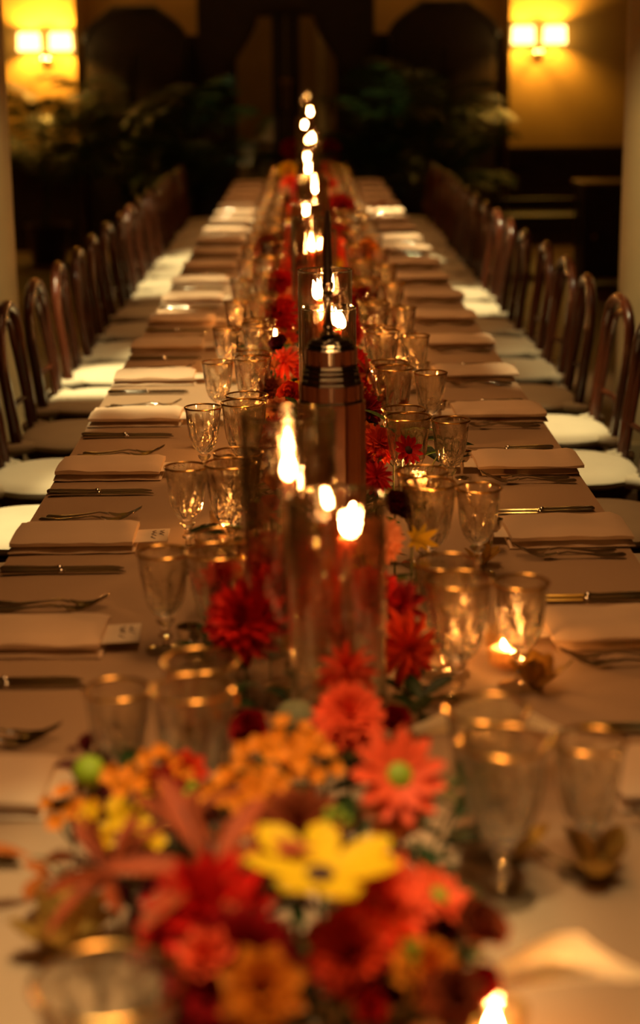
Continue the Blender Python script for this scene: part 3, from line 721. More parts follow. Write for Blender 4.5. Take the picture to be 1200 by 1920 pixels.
for k in range(2, 19):  # votives added behind large goblets so their flames sparkle in the crystal
    for s in (-1, 1):
        y = (2.628 if s < 0 else 3.052) + SP * k + .105 + RND.uniform(-.01, .02); x = s * (RND.uniform(.150, .178) if RND.random() < .6 else RND.uniform(.118, .130))
        if y > 13.9 or RND.random() < .12 or any((x - a) ** 2 + (y - b) ** 2 < .10 ** 2 for a, b in vpos): continue
        vpos.append((x, y))
        thing('votive_candle', VP, 'added lit votive candle behind the %s pair of large goblets along the %s side' % (ORD[k + (1 if s < 0 else 2)], 'left' if s < 0 else 'right'), 'votive candle', 'votives', TR(x, y, TT))
#FLOWERS
# ------------------------------------------------------------------ flowers
def petal(L, Wd, tip=1.0, curl=.3, cup=.25, name='petal', m=None, notch=0, nu=6, nv=4, base=.25, wave=0):
    """a petal along +x, tip at x=L; curl lifts the tip, cup lifts the sides"""
    b = MB(); vs = []
    for i in range(nu + 1):
        t = i / nu; wd = Wd / 2 * (base + (1 - base) * sin(min(1, t / .6) * pi / 2)) * (1 if t < .6 else max(0.03, (1 - ((t - .6) / .4) ** (2.2 / tip)) ** .6))
        for j in range(nv + 1):
            u = j / nv * 2 - 1
            x = L * t - (notch * L * (1 - abs(u)) if t > .95 else 0)
            vs.append((x, u * wd, L * curl * t * t + abs(u) ** 1.5 * wd * cup + wave * L * sin(t * 9 + u * 2)))
    fs = [(i * (nv + 1) + j, (i + 1) * (nv + 1) + j, (i + 1) * (nv + 1) + j + 1, i * (nv + 1) + j + 1) for i in range(nu) for j in range(nv)]
    b.add(vs, fs)
    return b.mesh(name, m) if m is not None else b
def leaf_mesh(L, Wd, m, curl=-.15): return petal(L, Wd, 1.9, curl, .35, 'leaf', m, nu=7, nv=4, base=.08)
def lobed(L, m, lobes=7, name='leaf'):
    """an autumn leaf with pointed lobes, gently folded"""
    b = MB(); vs = [(0, 0, 0)]; n = lobes * 4
    for i in range(n + 1):
        a = radians(-150 + 300 * i / n); ph = (i % 4) / 4
        r = L * (.42 + .58 * (.5 + .5 * cos(2 * pi * ph)) ** 1.2) * (1 - .35 * abs(a) / radians(150))
        vs.append((r * cos(a) * .62 + L * .2, r * sin(a) * .62, .10 * L * sin(3 * a) + .12 * abs(r * sin(a))))
    fs = [(0, i, i + 1) for i in range(1, n + 1)]
    return b.add(vs, fs).mesh(name, m)
CACHE = {}
STEM = MB().tube([(0, 0, -1), (.0, 0, -.5), (0, 0, 0)], .0022, 6).mesh('stem', M_stemg)
def pmat(az, tilt, lift=0, r0=0, s=1.0, roll=0):
    return Matrix.Rotation(az, 4, 'Z') @ Matrix.Translation((r0, 0, lift)) @ Matrix.Rotation(-tilt, 4, 'Y') @ Matrix.Rotation(roll, 4, 'X') @ Matrix.Scale(s, 4)
def bloom_def(kind, col):
    """petal placements of a unit bloom of radius 1: [(mesh, matrix)], centre parts"""
    key = (kind, col)
    if key in CACHE: return CACHE[key]
    m = PET[col]; P = []; cen = []; rr = random.Random(hash(kind) % 99 if False else len(kind))
    def ring(me, n, tilt, lift, r0, s, off=0):
        for i in range(n):
            P.append((me, pmat(2 * pi * (i + off) / n + rr.uniform(-.08, .08), radians(tilt) + rr.uniform(-.07, .07), lift, r0, s * rr.uniform(.94, 1.05), rr.uniform(-.15, .15))))
    if kind == 'dahlia':
        me = petal(1, .37, 1.3, .12, .5, m=m, nu=4, nv=2)
        ring(me, 15, -18, -.08, .05, .98); ring(me, 14, 4, 0, .05, .94, .5); ring(me, 13, 22, .04, .04, .86); ring(me, 11, 41, .08, .03, .72, .5); ring(me, 8, 60, .12, .02, .48); ring(me, 4, 80, .14, .01, .34, .5)
    elif kind == 'spiky':
        me = petal(1, .24, 1.9, -.20, .5, m=m, nu=5, nv=2)
        ring(me, 12, -28, -.1, .05, 1.0); ring(me, 12, -2, 0, .05, .95, .5); ring(me, 10, 22, .04, .04, .8); ring(me, 8, 48, .08, .03, .6, .5); ring(me, 5, 72, .1, .01, .42)
    elif kind == 'gerbera':
        me = petal(1, .36, 1.0, .05, .2, m=m, nu=5, nv=3)
        ring(me, 11, 6, 0, .08, .92); ring(me, 10, 20, .02, .08, .74, .5)
        cen.append(('centre', MB().lathe([(.26, 0), (.27, .07), (.18, .16), (.0, .19)], 16, caps=False).mesh('centre', PET['lime' if col == 'coral' else 'brown'])))
    elif kind == 'coreopsis':
        me = petal(1, .46, .9, .10, .22, m=m, notch=.12, nu=6, nv=4)
        ring(me, 7, 12, 0, .06, .96)
        cen.append(('centre', MB().lathe([(.17, 0), (.18, .06), (.1, .12), (0, .13)], 14, caps=False).mesh('centre', PET['brown'])))
    elif kind == 'lily':
        me = petal(1, .26, 1.7, -.38, .45, m=m, nu=8, nv=4)
        ring(me, 3, 42, 0, .03, 1.05); ring(me, 3, 30, 0, .03, .95, .5)
        st = MB()
        for i in range(6): st.tube([(0, 0, 0), (.12 * cos(i * 1.05), .12 * sin(i * 1.05), .4), (.24 * cos(i * 1.05), .24 * sin(i * 1.05), .66)], .014, 5).ball((.24 * cos(i * 1.05), .24 * sin(i * 1.05), .67), .035, 6, 4)
        cen.append(('stamens', st.mesh('stamens', PET['brown'])))
    elif kind == 'rose':
        me = petal(1, .95, .75, .25, .5, m=m, nu=5, nv=4, base=.4)
        ring(me, 6, 18, -.1, .02, .85); ring(me, 5, 40, -.05, .02, .78, .5); ring(me, 4, 62, 0, .02, .66); ring(me, 3, 78, .02, .01, .52, .5)
    elif kind == 'pompon':
        me = petal(1, .62, .9, .2, .5, m=m, nu=3, nv=2, base=.5)
        ring(me, 8, -10, 0, .02, .95); ring(me, 8, 22, .05, .02, .86, .5); ring(me, 6, 50, .1, .02, .7); ring(me, 4, 75, .14, .0, .5)
    elif kind == 'blossom':
        me = petal(1, .72, .8, .15, .3, m=m, nu=4, nv=3, base=.35)
        ring(me, 5, 18, 0, .03, .95)
        cen.append(('centre', MB().ball((0, 0, .06), .13, 8, 5).mesh('centre', PET['leaf_yellow'])))
    CACHE[key] = (P, cen); return CACHE[key]
FARMESH = {}
def facing(p, d, R, spin=0):
    """matrix at p whose local z points along d"""
    q = Vector(d).normalized().to_track_quat('Z', 'Y').to_matrix().to_4x4()
    return Matrix.Translation(p) @ q @ Matrix.Rotation(spin, 4, 'Z') @ Matrix.Scale(R, 4)
GRP = {'dahlia': 'dahlias in the runner', 'spiky': 'dahlias in the runner', 'gerbera': 'daisies in the runner', 'coreopsis': 'daisies in the runner', 'lily': 'lilies in the runner',
       'rose': 'roses in the runner', 'pompon': 'small blooms in the runner', 'blossom': 'small blooms in the runner'}
NAME = {'dahlia': 'dahlia', 'spiky': 'dahlia', 'gerbera': 'daisy', 'coreopsis': 'daisy', 'lily': 'lily', 'rose': 'rose', 'pompon': 'marigold', 'blossom': 'blossom'}
def bloom(kind, col, p, d, R, label, near=True, spin=None):
    P, cen = bloom_def(kind, col); spin = RND.uniform(0, 6) if spin is None else spin
    M = facing(p, d, R, spin); parts = []
    if near: parts += [Part('petal', me, mm) for me, mm in P]
    else:
        if (kind, col) not in FARMESH:
            b = MB()
            for me, mm in P: b.add([v.co for v in me.vertices], [tuple(f.vertices) for f in me.polygons], mm)
            FARMESH[(kind, col)] = b.mesh('petals', PET[col])
        parts.append(Part('petals', FARMESH[(kind, col)]))
    for nm, me in cen: parts.append(Part(nm, me))
    h = p[2] - TT
    Ms = M.inverted() @ Matrix.Translation(p) @ Matrix.Diagonal((1, 1, max(h, .01), 1))
    parts.append(Part('stem', STEM, Ms))
    return thing(NAME[kind], parts, label, 'flower', GRP[kind], M)
def pxbloom(kind, col, px, py, z, R, d, label, spin=None): bloom(kind, col, at(px, py, z), d, R, label, True, spin)

FG = [  # the blurred arrangement nearest the camera
 ('coreopsis', 'yellow', 600, 1645, .19, .078, (.05, -.02, 1), 'big yellow open daisy with a dark eye, centre of the front blooms', .35),
 ('gerbera', 'coral', 748, 1455, .17, .055, (.15, -1, .7), 'coral daisy with a green eye facing the camera', None),
 ('dahlia', 'coral', 655, 1345, .15, .046, (.1, -.9, .8), 'coral dahlia just left of the near right cylinder edge', None),
 ('spiky', 'orange_red', 650, 1255, .15, .046, (-.1, -.7, 1), 'orange-red pointed dahlia at the foot of the shorter near cylinder', None),
 ('dahlia', 'coral', 715, 1690, .15, .055, (.6, -.5, .9), 'coral and red dahlia tucked right of the yellow daisy', None),
 ('dahlia', 'orange_red', 660, 1790, .13, .045, (.1, -1, .5), 'orange-red dahlia hanging below the yellow daisy', None),
 ('gerbera', 'coral', 822, 1682, .13, .040, (.6, -.2, 1), 'small coral daisy right of the yellow daisy', None),
 ('rose', 'rust', 893, 1745, .12, .038, (.5, -.5, 1), 'rust brown cupped rose at the right end of the front blooms', None),
 ('rose', 'burgundy', 800, 1735, .10, .050, (.2, -.4, 1), 'nearly black burgundy rose at the lower right', None),
 ('rose', 'burgundy', 720, 1860, .10, .045, (0, -.5, 1), 'nearly black burgundy rose at the bottom edge', None),
 ('lily', 'pink_rust', 395, 1640, .17, .098, (-.15, -.4, 1), 'large striped rust lily left of the yellow daisy', .3),
 ('lily', 'pink_rust', 215, 1640, .10, .085, (-.7, -.3, .8), 'striped rust lily hanging over the left of the front blooms', .9),
 ('lily', 'rust', 335, 1560, .15, .07, (-.2, 0, 1), 'dull rust lily behind the large striped lily', None),
 ('dahlia', 'red', 385, 1720, .15, .066, (-.3, -.7, 1), 'bright red dahlia below the striped lily', None),
 ('dahlia', 'red', 335, 1760, .11, .046, (-.6, -.6, .8), 'smaller red dahlia at the lower left', None),
 ('dahlia', 'crimson', 460, 1800, .14, .052, (0, -.9, .7), 'crimson dahlia at the bottom centre', None),
 ('dahlia', 'crimson', 400, 1870, .12, .050, (-.2, -.9, .7), 'crimson dahlia cut by the bottom edge', None),
 ('pompon', 'coral', 385, 1800, .15, .030, (-.2, -.8, .8), 'little coral bloom on the crimson dahlias', None),
 ('dahlia', 'rust', 560, 1560, .16, .052, (0, -.7, 1), 'rust dahlia behind the yellow daisy', None),
 ('pompon', 'orange', 490, 1860, .15, .040, (0, -.9, .7), 'orange marigold at the bottom centre', None),
 ('pompon', 'orange', 800, 1825, .12, .036, (.2, -.7, 1), 'dull orange marigold at the lower right with a green bud', None),
 ('pompon', 'rust', 850, 1870, .12, .034, (.2, -.7, 1), 'rust marigold at the lower right edge', None),
 ('rose', 'red', 695, 1890, .13, .020, (0, -.9, .7), 'small red rosebud at the bottom edge', None),
 ('rose', 'red', 905, 1845, .11, .024, (0, -.9, .7), 'small red rosebud beside the nearest calla lily', None),
 ('blossom', 'orange', 545, 1395, .13, .026, (0, -.9, .7), 'orange blossom topmost of the front orange cluster', None),
 ('blossom', 'orange', 505, 1425, .13, .028, (-.2, -.9, .7), 'orange blossom in the upper middle of the front cluster', None),
 ('blossom', 'orange', 478, 1475, .14, .028, (0, -.9, .9), 'orange blossom in the middle of the front cluster', None),
 ('blossom', 'orange', 445, 1500, .13, .028, (-.2, -.7, .9), 'orange blossom at the left of the middle cluster', None),
 ('blossom', 'orange', 590, 1432, .13, .024, (0, -.9, .7), 'orange blossom at the right of the middle cluster', None),
 ('blossom', 'orange', 468, 1545, .15, .022, (0, -.9, .7), 'orange blossom lowest in the middle cluster', None),
 ('pompon', 'peach', 740, 1520, .13, .036, (0, -.9, .7), 'peach marigold under the coral daisy', None),
 ('blossom', 'orange', 262, 1480, .12, .028, (-.3, -.9, .7), 'orange blossom at the upper left of the front blooms', None),
 ('blossom', 'yellow', 235, 1550, .12, .032, (-.3, -.9, .7), 'yellow-orange blossom at the left of the front blooms', None),
 ('blossom', 'orange', 135, 1520, .10, .024, (-.5, -.9, .7), 'single orange blossom farthest left', None),
 ('pompon', 'orange_red', 345, 1450, .12, .030, (0, -.9, .7), 'red-orange marigold at the upper left of the front blooms', None),
 ('pompon', 'crimson', 295, 1480, .12, .030, (0, -.9, .7), 'dark red marigold at the upper left', None),
 ('blossom', 'orange', 315, 1440, .13, .022, (0, -.9, .7), 'orange blossom beside the red-orange marigold', None),
 ('pompon', 'rust', 372, 1510, .12, .032, (0, -.9, .7), 'rust marigold between the left and middle orange clusters', None),
 ('rose', 'crimson', 470, 1372, .09, .036, (-.2, -.6, .9), 'dark red rose at the foot of the tall near cylinder', None),
 ('rose', 'crimson', 738, 1355, .09, .030, (.2, -.6, .9), 'dark red rose behind the coral daisy', None),
 # red dahlias behind the near cylinders
 ('dahlia', 'red', 417, 1090, .135, .042, (-.6, -.7, .6), 'red dahlia leftmost behind the near cylinders', None),
 ('dahlia', 'red', 458, 1165, .13, .064, (-.4, -.9, .5), 'large red dahlia seen left of the tall near cylinder', None),
 ('dahlia', 'red', 505, 1110, .15, .048, (0, -1, .5), 'red dahlia seen through the tall near cylinder', None),
 ('dahlia', 'red', 592, 1060, .17, .050, (0, -1, .6), 'upper red dahlia between the two near candles', None),
 ('dahlia', 'orange_red', 605, 1150, .13, .052, (0, -1, .4), 'orange-red dahlia between the two near candles', None),
 ('dahlia', 'red', 690, 1125, .14, .055, (.1, -1, .5), 'red dahlia behind the coral candle', None),
 ('spiky', 'crimson', 745, 1140, .13, .055, (.4, -.9, .5), 'crimson dahlia right of the shorter near cylinder', None),
 ('spiky', 'orange_red', 762, 1215, .10, .062, (.5, -.9, .2), 'drooping rust-red spiky dahlia above the calla lily', None),
 ('dahlia', 'peach', 712, 1010, .17, .042, (.2, -1, .7), 'peach dahlia behind the top of the shorter near cylinder', None),
 ('pompon', 'peach', 640, 990, .17, .032, (0, -1, .7), 'small peach bloom behind the near flame', None),
 ('spiky', 'red', 705, 895, .12, .040, (.2, -1, .7), 'deep red dahlia right of the tower foot', None),
 ('gerbera', 'red', 765, 845, .13, .036, (.5, -.8, .6), 'small red daisy among pointed green leaves at the right', None),
 ('rose', 'orange', 520, 900, .15, .030, (-.3, -1, .7), 'orange rose seen through the tall near cylinder', None),
 ('rose', 'red', 508, 948, .14, .026, (-.3, -1, .7), 'glossy red rosebud seen through the tall near cylinder', None),
 ('rose', 'orange_red', 545, 742, .13, .044, (-.4, -1, .7), 'orange-red rose left of the tower', None),
 ('dahlia', 'red', 528, 530, .16, .055, (-.3, -1, .5), 'upper red dahlia left of the cylinders behind the tower', None),
 ('dahlia', 'red', 528, 590, .13, .060, (-.3, -1, .4), 'lower red dahlia left of the cylinders behind the tower', None),
 ('dahlia', 'red', 682, 560, .12, .048, (.3, -1, .4), 'red dahlia right of the cylinders behind the tower', None),
 ('dahlia', 'crimson', 690, 600, .10, .044, (.3, -1, .4), 'crimson dahlia right of the cylinders behind the tower', None),
 ('dahlia', 'crimson', 640, 388, .17, .085, (.3, -1, .5), 'large crimson dahlia right of the far cylinders', None),
 ('rose', 'rust', 505, 470, .15, .085, (-.3, -1, .5), 'rust brown rose left of the third cylinder pair', None),
 ('dahlia', 'orange', 690, 470, .12, .06, (.3, -1, .5), 'orange dahlia right of the dark taper', None),
 ('dahlia', 'red', 545, 278, .20, .10, (-.3, -1, .5), 'red dahlia left of the farthest flames', None),
 ('dahlia', 'red', 618, 280, .20, .11, (.3, -1, .5), 'red dahlia right of the farthest flames', None),
 ('dahlia', 'orange_red', 548, 350, .16, .09, (-.3, -1, .5), 'orange-red dahlia left of the far cylinders', None),
 ('pompon', 'yellow', 540, 322, .20, .08, (-.3, -1, .5), 'yellow marigold left of the far cylinders', None),
]
def spray(col, px, py, z, R, lab):
    """a branched spray of tiny blossoms"""
    p = at(px, py, z); rr = random.Random(px * 7 + py); P, cen = bloom_def('blossom', col); key = ('blossom', col, 'whole')
    if key not in FARMESH:
        b = MB()
        for me, mm in P: b.add([v.co for v in me.vertices], [tuple(f.vertices) for f in me.polygons], mm)
        b.ball((0, 0, .06), .13, 8, 5); FARMESH[key] = b.mesh('blossom', PET[col])
    parts = []; st = MB()
    for i in range(8):
        a = i * 2.4; r = R * (.25 + .95 * sqrt(i / 8)); q = Vector((r * cos(a), r * sin(a) * .8, rr.uniform(-.6, .35) * R + .3 * R))
        d = Vector((cos(a) * .6, -.7 + sin(a) * .4, .9)); st.tube([(0, 0, -z), (0, 0, -R * 1.6), tuple(q)], .0010, 5)
        parts.append(Part('blossom', FARMESH[key], facing(q, d, R * rr.uniform(.42, .58), rr.uniform(0, 6))))
    parts.append(Part('stalks', st.mesh('stalks', M_stemg)))
    thing('blossom_spray', parts, lab, 'flower', 'sprays of small blossoms in front', Matrix.Translation(p))
for (kd, col, px, py, z, R, d, lab, spin) in FG:
    if kd == 'blossom': spray(col, px, py, z, R * 1.15, lab.replace('blossom', 'blossom spray'))
    else: pxbloom(kd, col, px, py, z, R, d, lab, spin)
taken = [at(f[2], f[3], f[4]) for f in FG]

# sprigs of leaves
LF = {c: leaf_mesh(1, .38, PET[c]) for c in ('green', 'dark_green', 'olive', 'leaf_red', 'leaf_rust', 'leaf_yellow')}; LF['burg'] = leaf_mesh(1, .42, PET['burgundy'])
LFN = {c: leaf_mesh(1, .24, PET[c], -.3) for c in ('green', 'dark_green', 'olive')}
def sprig(x, y, h, col, label, n=7, L=.07, lean=(0, 0), narrow=False, cat='foliage', z0=0.0):
    rr = random.Random(int(abs(x) * 1e4 + y * 1e3)); base = Vector((0, 0, 0)); tip = Vector((lean[0], lean[1], h))
    pts = [base.lerp(tip, t / 4) + Vector((0, 0, .02 * sin(pi * t / 4))) for t in range(5)]
    parts = [Part('stem', MB().tube([tuple(p) for p in pts], [.0022, .002, .0018, .0015, .001], 6).mesh('stem', M_stemg))]
    src = (LFN if narrow and col in LFN else LF)[col]
    for i in range(n):
        t = .25 + .75 * (i + 1) / n; p = base.lerp(tip, t); az = i * 2.4 + rr.uniform(-.3, .3)
        parts.append(Part('leaf', src, Matrix.Translation(p) @ Matrix.Rotation(az, 4, 'Z') @ Matrix.Rotation(-rr.uniform(.0, .7), 4, 'Y') @ Matrix.Rotation(rr.uniform(-.4, .4), 4, 'X') @ Matrix.Scale(L * rr.uniform(.75, 1.15), 4)))
    return thing('leafy_sprig', parts, label, cat, 'leafy sprigs in the runner', TR(x, y, TT + z0))
SG = [(738, 850, .09, .15, 'green', 10, .105, (0, -.02), True, 'sprig of long pointed green leaves right of the tower'),
      (790, 850, .08, .11, 'dark_green', 5, .085, (.07, -.01), False, 'sprig of broad dark green leaves reaching over the right goblets'),
      (430, 1040, .10, .14, 'dark_green', 10, .08, (0, -.02), False, 'dark green sprig above the leftmost red dahlia'),
      (500, 1010, .10, .15, 'green', 9, .08, (0, -.02), True, 'green sprig behind the tall near cylinder'),
      (330, 1570, .04, .10, 'green', 7, .05, (0, 0), False, 'green sprig between the left orange blossoms'),
      (500, 1590, .04, .13, 'dark_green', 8, .06, (0, 0), False, 'dark green sprig under the middle orange cluster'),
      (790, 1600, .03, .11, 'dark_green', 8, .07, (.06, 0), False, 'dark green sprig right of the coral daisy'),
      (830, 1560, .03, .12, 'olive', 6, .06, (.05, 0), True, 'olive sprig reaching toward the near right goblets'),
      (690, 1850, .03, .12, 'green', 7, .045, (0, 0), False, 'green sprig at the bottom right of the yellow daisy'),
      (850, 1880, .03, .09, 'dark_green', 8, .06, (0, 0), False, 'dark green sprig at the bottom right corner of the blooms'),
      (640, 1900, .02, .11, 'dark_green', 8, .06, (0, 0), False, 'dark green sprig at the bottom centre'),
      (560, 1340, .03, .08, 'dark_green', 8, .05, (0, 0), False, 'dark green sprig at the foot of both near cylinders'),
      (470, 1240, .03, .07, 'dark_green', 9, .06, (-.02, 0), False, 'dark green sprig below the large red dahlia'),
      (760, 1290, .03, .05, 'dark_green', 9, .05, (0, 0), False, 'dark green sprig under the drooping spiky dahlia'),
      (480, 690, .04, .12, 'dark_green', 9, .07, (-.04, 0), False, 'dark green sprig left of the tower behind the goblets'),
      (520, 680, .04, .13, 'leaf_red', 8, .06, (-.03, 0), False, 'red-leaved sprig left of the tower'),
      (470, 575, .02, .12, 'olive', 9, .07, (-.02, 0), False, 'yellow-green sprig left beyond the cylinders'),
      (500, 500, .03, .13, 'dark_green', 9, .09, (-.03, 0), False, 'dark sprig under the rust brown rose'),
      (660, 480, .03, .15, 'leaf_rust', 9, .08, (.04, 0), False, 'rust-leaved sprig right of the dark taper'),
      (690, 420, .03, .14, 'leaf_rust', 9, .10, (.03, 0), False, 'rust-leaved sprig right of the large crimson dahlia'),
      (700, 800, .04, .09, 'leaf_rust', 8, .045, (.0, 0), False, 'small rust-leaved sprig beside the tower foot'),
      (450, 1420, .03, .10, 'leaf_rust', 7, .05, (0, 0), False, 'rust-leaved sprig left of the tall near cylinder foot'),
      (600, 1000, .05, .14, 'green', 7, .05, (0, -.02), False, 'green sprig behind the coral candle'),
      (395, 1250, .03, .07, 'dark_green', 9, .065, (0, 0), False, 'dark green sprig between the left goblets and the large red dahlia'),
      (425, 1340, .03, .07, 'dark_green', 9, .06, (0, 0), False, 'dark green sprig just left of the tall near cylinder foot'),
      (790, 1345, .02, .05, 'dark_green', 9, .055, (0, 0), False, 'dark green sprig left of the far calla lily'),
      (150, 1700, .0, .06, 'leaf_rust', 5, .06, (-.05, 0), False, 'rust-leaved sprig at the far lower left')]
ROWS = ((1470, 'fifth', (170, 260, 350, 430, 520, 610, 700)), (1600, 'fourth', (210, 330, 450, 560, 670, 760)), (1720, 'third', (260, 370, 480, 600, 710, 820)), (1830, 'second', (340, 450, 560, 680, 790)), (1930, 'lowest', (380, 500, 620, 740)))
for py, rn, xs in ROWS:
    for q, px in enumerate(xs):
        SG.append((px, py + 60, .0, .09, 'dark_green' if q % 3 else 'burg', 8, .055, (0, 0), False, '%s %s sprig from the left in the %s row under the front blooms' % (ORD[q], 'dark green' if q % 3 else 'burgundy', rn)))
for px, py, z, h, col, n, L, lean, nar, lab in SG:
    p = at(px, py, z); sprig(p.x, p.y, h, col, lab, n, L, lean, nar)
# loose lobed autumn leaves standing among the blooms
def autumn(px, py, z, L, col, d, lab, spin=0):
    p = at(px, py, z); M = facing(p, d, 1, spin); me = lobed(L, PET[col])
    Ms = M.inverted() @ Matrix.Translation(p) @ Matrix.Diagonal((1, 1, max(z, .01), 1))
    thing('autumn_leaf', [Part('blade', me), Part('stem', STEM, Ms)], lab, 'leaf', 'autumn leaves in the runner', M)
autumn(772, 1012, .135, .062, 'leaf_yellow', (.1, -1, .9), 'bright yellow lobed leaf in front of the right goblets', 0)
autumn(520, 905, .10, .045, 'leaf_yellow', (0, -1, .7), 'golden lobed leaf seen through the tall near cylinder', 1)
autumn(780, 1065, .07, .030, 'leaf_yellow', (.2, -.8, .9), 'small yellow leaf by the gold-rimmed goblet', .5)
autumn(515, 690, .14, .05, 'leaf_rust', (-.3, -1, .7), 'orange lobed leaf left of the tower', 2)
autumn(760, 760, .10, .03, 'leaf_rust', (.3, -1, .7), 'small rust lobed leaf right of the tower', 2)

# berries
def berries(px, py, z, col, lab, n=9, sp=.03):
    p = at(px, py, z); rr = random.Random(px); me = MB().ball((0, 0, 0), .0055, 8, 6).mesh('berry', PET[col]); st = MB(); parts = []
    for i in range(n):
        q = Vector((rr.uniform(-sp, sp), rr.uniform(-sp, sp), rr.uniform(-sp, sp) * .8)); st.tube([(0, 0, -z), tuple(q * .6), tuple(q)], .0008, 4)
        parts.append(Part('berry', me, Matrix.Translation(q)))
    parts.append(Part('stalks', st.mesh('stalks', M_stemg)))
    thing('berry_sprig', parts, lab, 'berries', 'berry sprigs in the runner', Matrix.Translation(p))
berries(505, 975, .12, 'red', 'glossy red berries dangling behind the tall near cylinder', 8, .02)
berries(702, 868, .10, 'red', 'red berries beside the tower foot', 10, .02)
berries(700, 745, .12, 'leaf_rust', 'rust-orange berries between tower and right goblets', 14, .03)
berries(330, 1500, .13, 'lime', 'green-yellow buds at the upper left of the front blooms', 5, .02)
berries(630, 1535, .20, 'lime', 'green buds above the yellow daisy', 4, .010)
berries(775, 1780, .17, 'lime', 'green bud cluster over the dull orange marigold', 4, .008)
# green-yellow bud farthest left and pale seed head
p = at(168, 1448, .13)
thing('flower_bud', [Part('bud', MB().ball((0, 0, 0), .019, 14, 8, 1.0).mesh('bud', PET['lime'])), Part('stem', STEM, Matrix.Diagonal((1, 1, .13, 1)))], 'round lime green bud at the upper left edge of the front blooms', 'flower bud', None, Matrix.Translation(p))
p = at(555, 1345, .08)
thing('seed_head', [Part('head', MB().ball((0, 0, 0), .028, 18, 10, .8).mesh('head', PET['pale_green'], False)), Part('stem', STEM, Matrix.Diagonal((1, 1, .08, 1)))], 'pale grey-green seed head between the two near cylinders', 'seed head', None, Matrix.Translation(p))

# calla lilies
def calla(px, py, z, L, az, lab, pitch=.25):
    b = MB(); vs = []; nu, nv = 22, 16
    for i in range(nu + 1):
        t = i / nu
        for j in range(nv + 1):
            u = j / nv * 2 - 1
            r = L * (.04 + .20 * t ** 1.1); open_ = 2.9 - 1.7 * t ** 1.5; a = u * open_
            x = L * t * (1 + .45 * (1 - abs(u)) ** 1.2 * t ** 2) ; fl = t ** 4 * .10 * L
            vs.append((x, (r + fl * abs(u)) * sin(a), -r * cos(a) + r * .6 - (1 - abs(u)) * t ** 5 * .12 * L))
    fs = [(i * (nv + 1) + j, (i + 1) * (nv + 1) + j, (i + 1) * (nv + 1) + j + 1, i * (nv + 1) + j + 1) for i in range(nu) for j in range(nv)]
    b.add(vs, fs); sp = MB().tube([(L * .1, 0, 0), (L * .4, 0, 0), (L * .68, 0, .01)], [.004, .0055, .003], 8)
    st = MB().tube([(-.09, 0, -.02), (-.04, 0, -.008), (.02, 0, 0), (L * .12, 0, 0)], [.005, .0055, .006, .004], 8)
    p = at(px, py, z)
    thing('calla_lily', [Part('spathe', b.mesh('spathe', PET['cream'])), Part('spadix', sp.mesh('spadix', PET['leaf_yellow'])), Part('stem', st.mesh('stem', PET['olive']))], lab, 'flower', 'white calla lilies',
          Matrix.Translation(p) @ Matrix.Rotation(az, 4, 'Z') @ Matrix.Rotation(pitch, 4, 'Y'))
calla(775, 1376, .075, .155, .25, 'white calla lily lying right of the drooping spiky dahlia', -.05)
calla(870, 1858, .10, .125, .18, 'nearest white calla lily, glowing above a votive at the lower right', -.12)

# golden husks on the cloth
def husk(px, py, s, lab):
    p = at(px, py, .0); parts = []; me = petal(.042 * s, .026 * s, 1.6, .45, .5, 'bract', PET['husk'], nu=6, nv=3)
    for i in range(7): parts.append(Part('bract', me, Matrix.Translation((0, 0, .004)) @ Matrix.Rotation(i * .9 + .2, 4, 'Z') @ Matrix.Rotation(-.25 - .25 * (i % 3), 4, 'Y')))
    parts.append(Part('stalk', MB().tube([(0, 0, .004), (.02 * s, .03 * s, .012), (.035 * s, .05 * s, .03)], .0014, 5).mesh('stalk', PET['olive'])))
    parts.append(Part('core', MB().ball((0, 0, .010 * s), .010 * s, 10, 6).mesh('core', PET['husk'])))
    thing('dried_husk', parts, lab, 'dried flower', 'golden dried husks on the cloth', TR(p.x, p.y, TT + .001, px))
husk(1005, 1295, 1.25, 'golden dried husk beside the far calla lily')
husk(1120, 1650, 1.5, 'golden dried husk right of the nearest small goblet')
husk(905, 1060, 1.0, 'golden dried husk left of the second right fork pair')
husk(120, 1790, 1.6, 'golden dried husk at the lower left by the crystal glass')
husk(375, 838, .9, 'golden dried husk left of the third left small goblet')
husk(965, 1612, 1.2, 'golden dried husk behind the nearest large goblet foot')
husk(730, 540, 1.0, 'golden dried husk among the far right goblets')

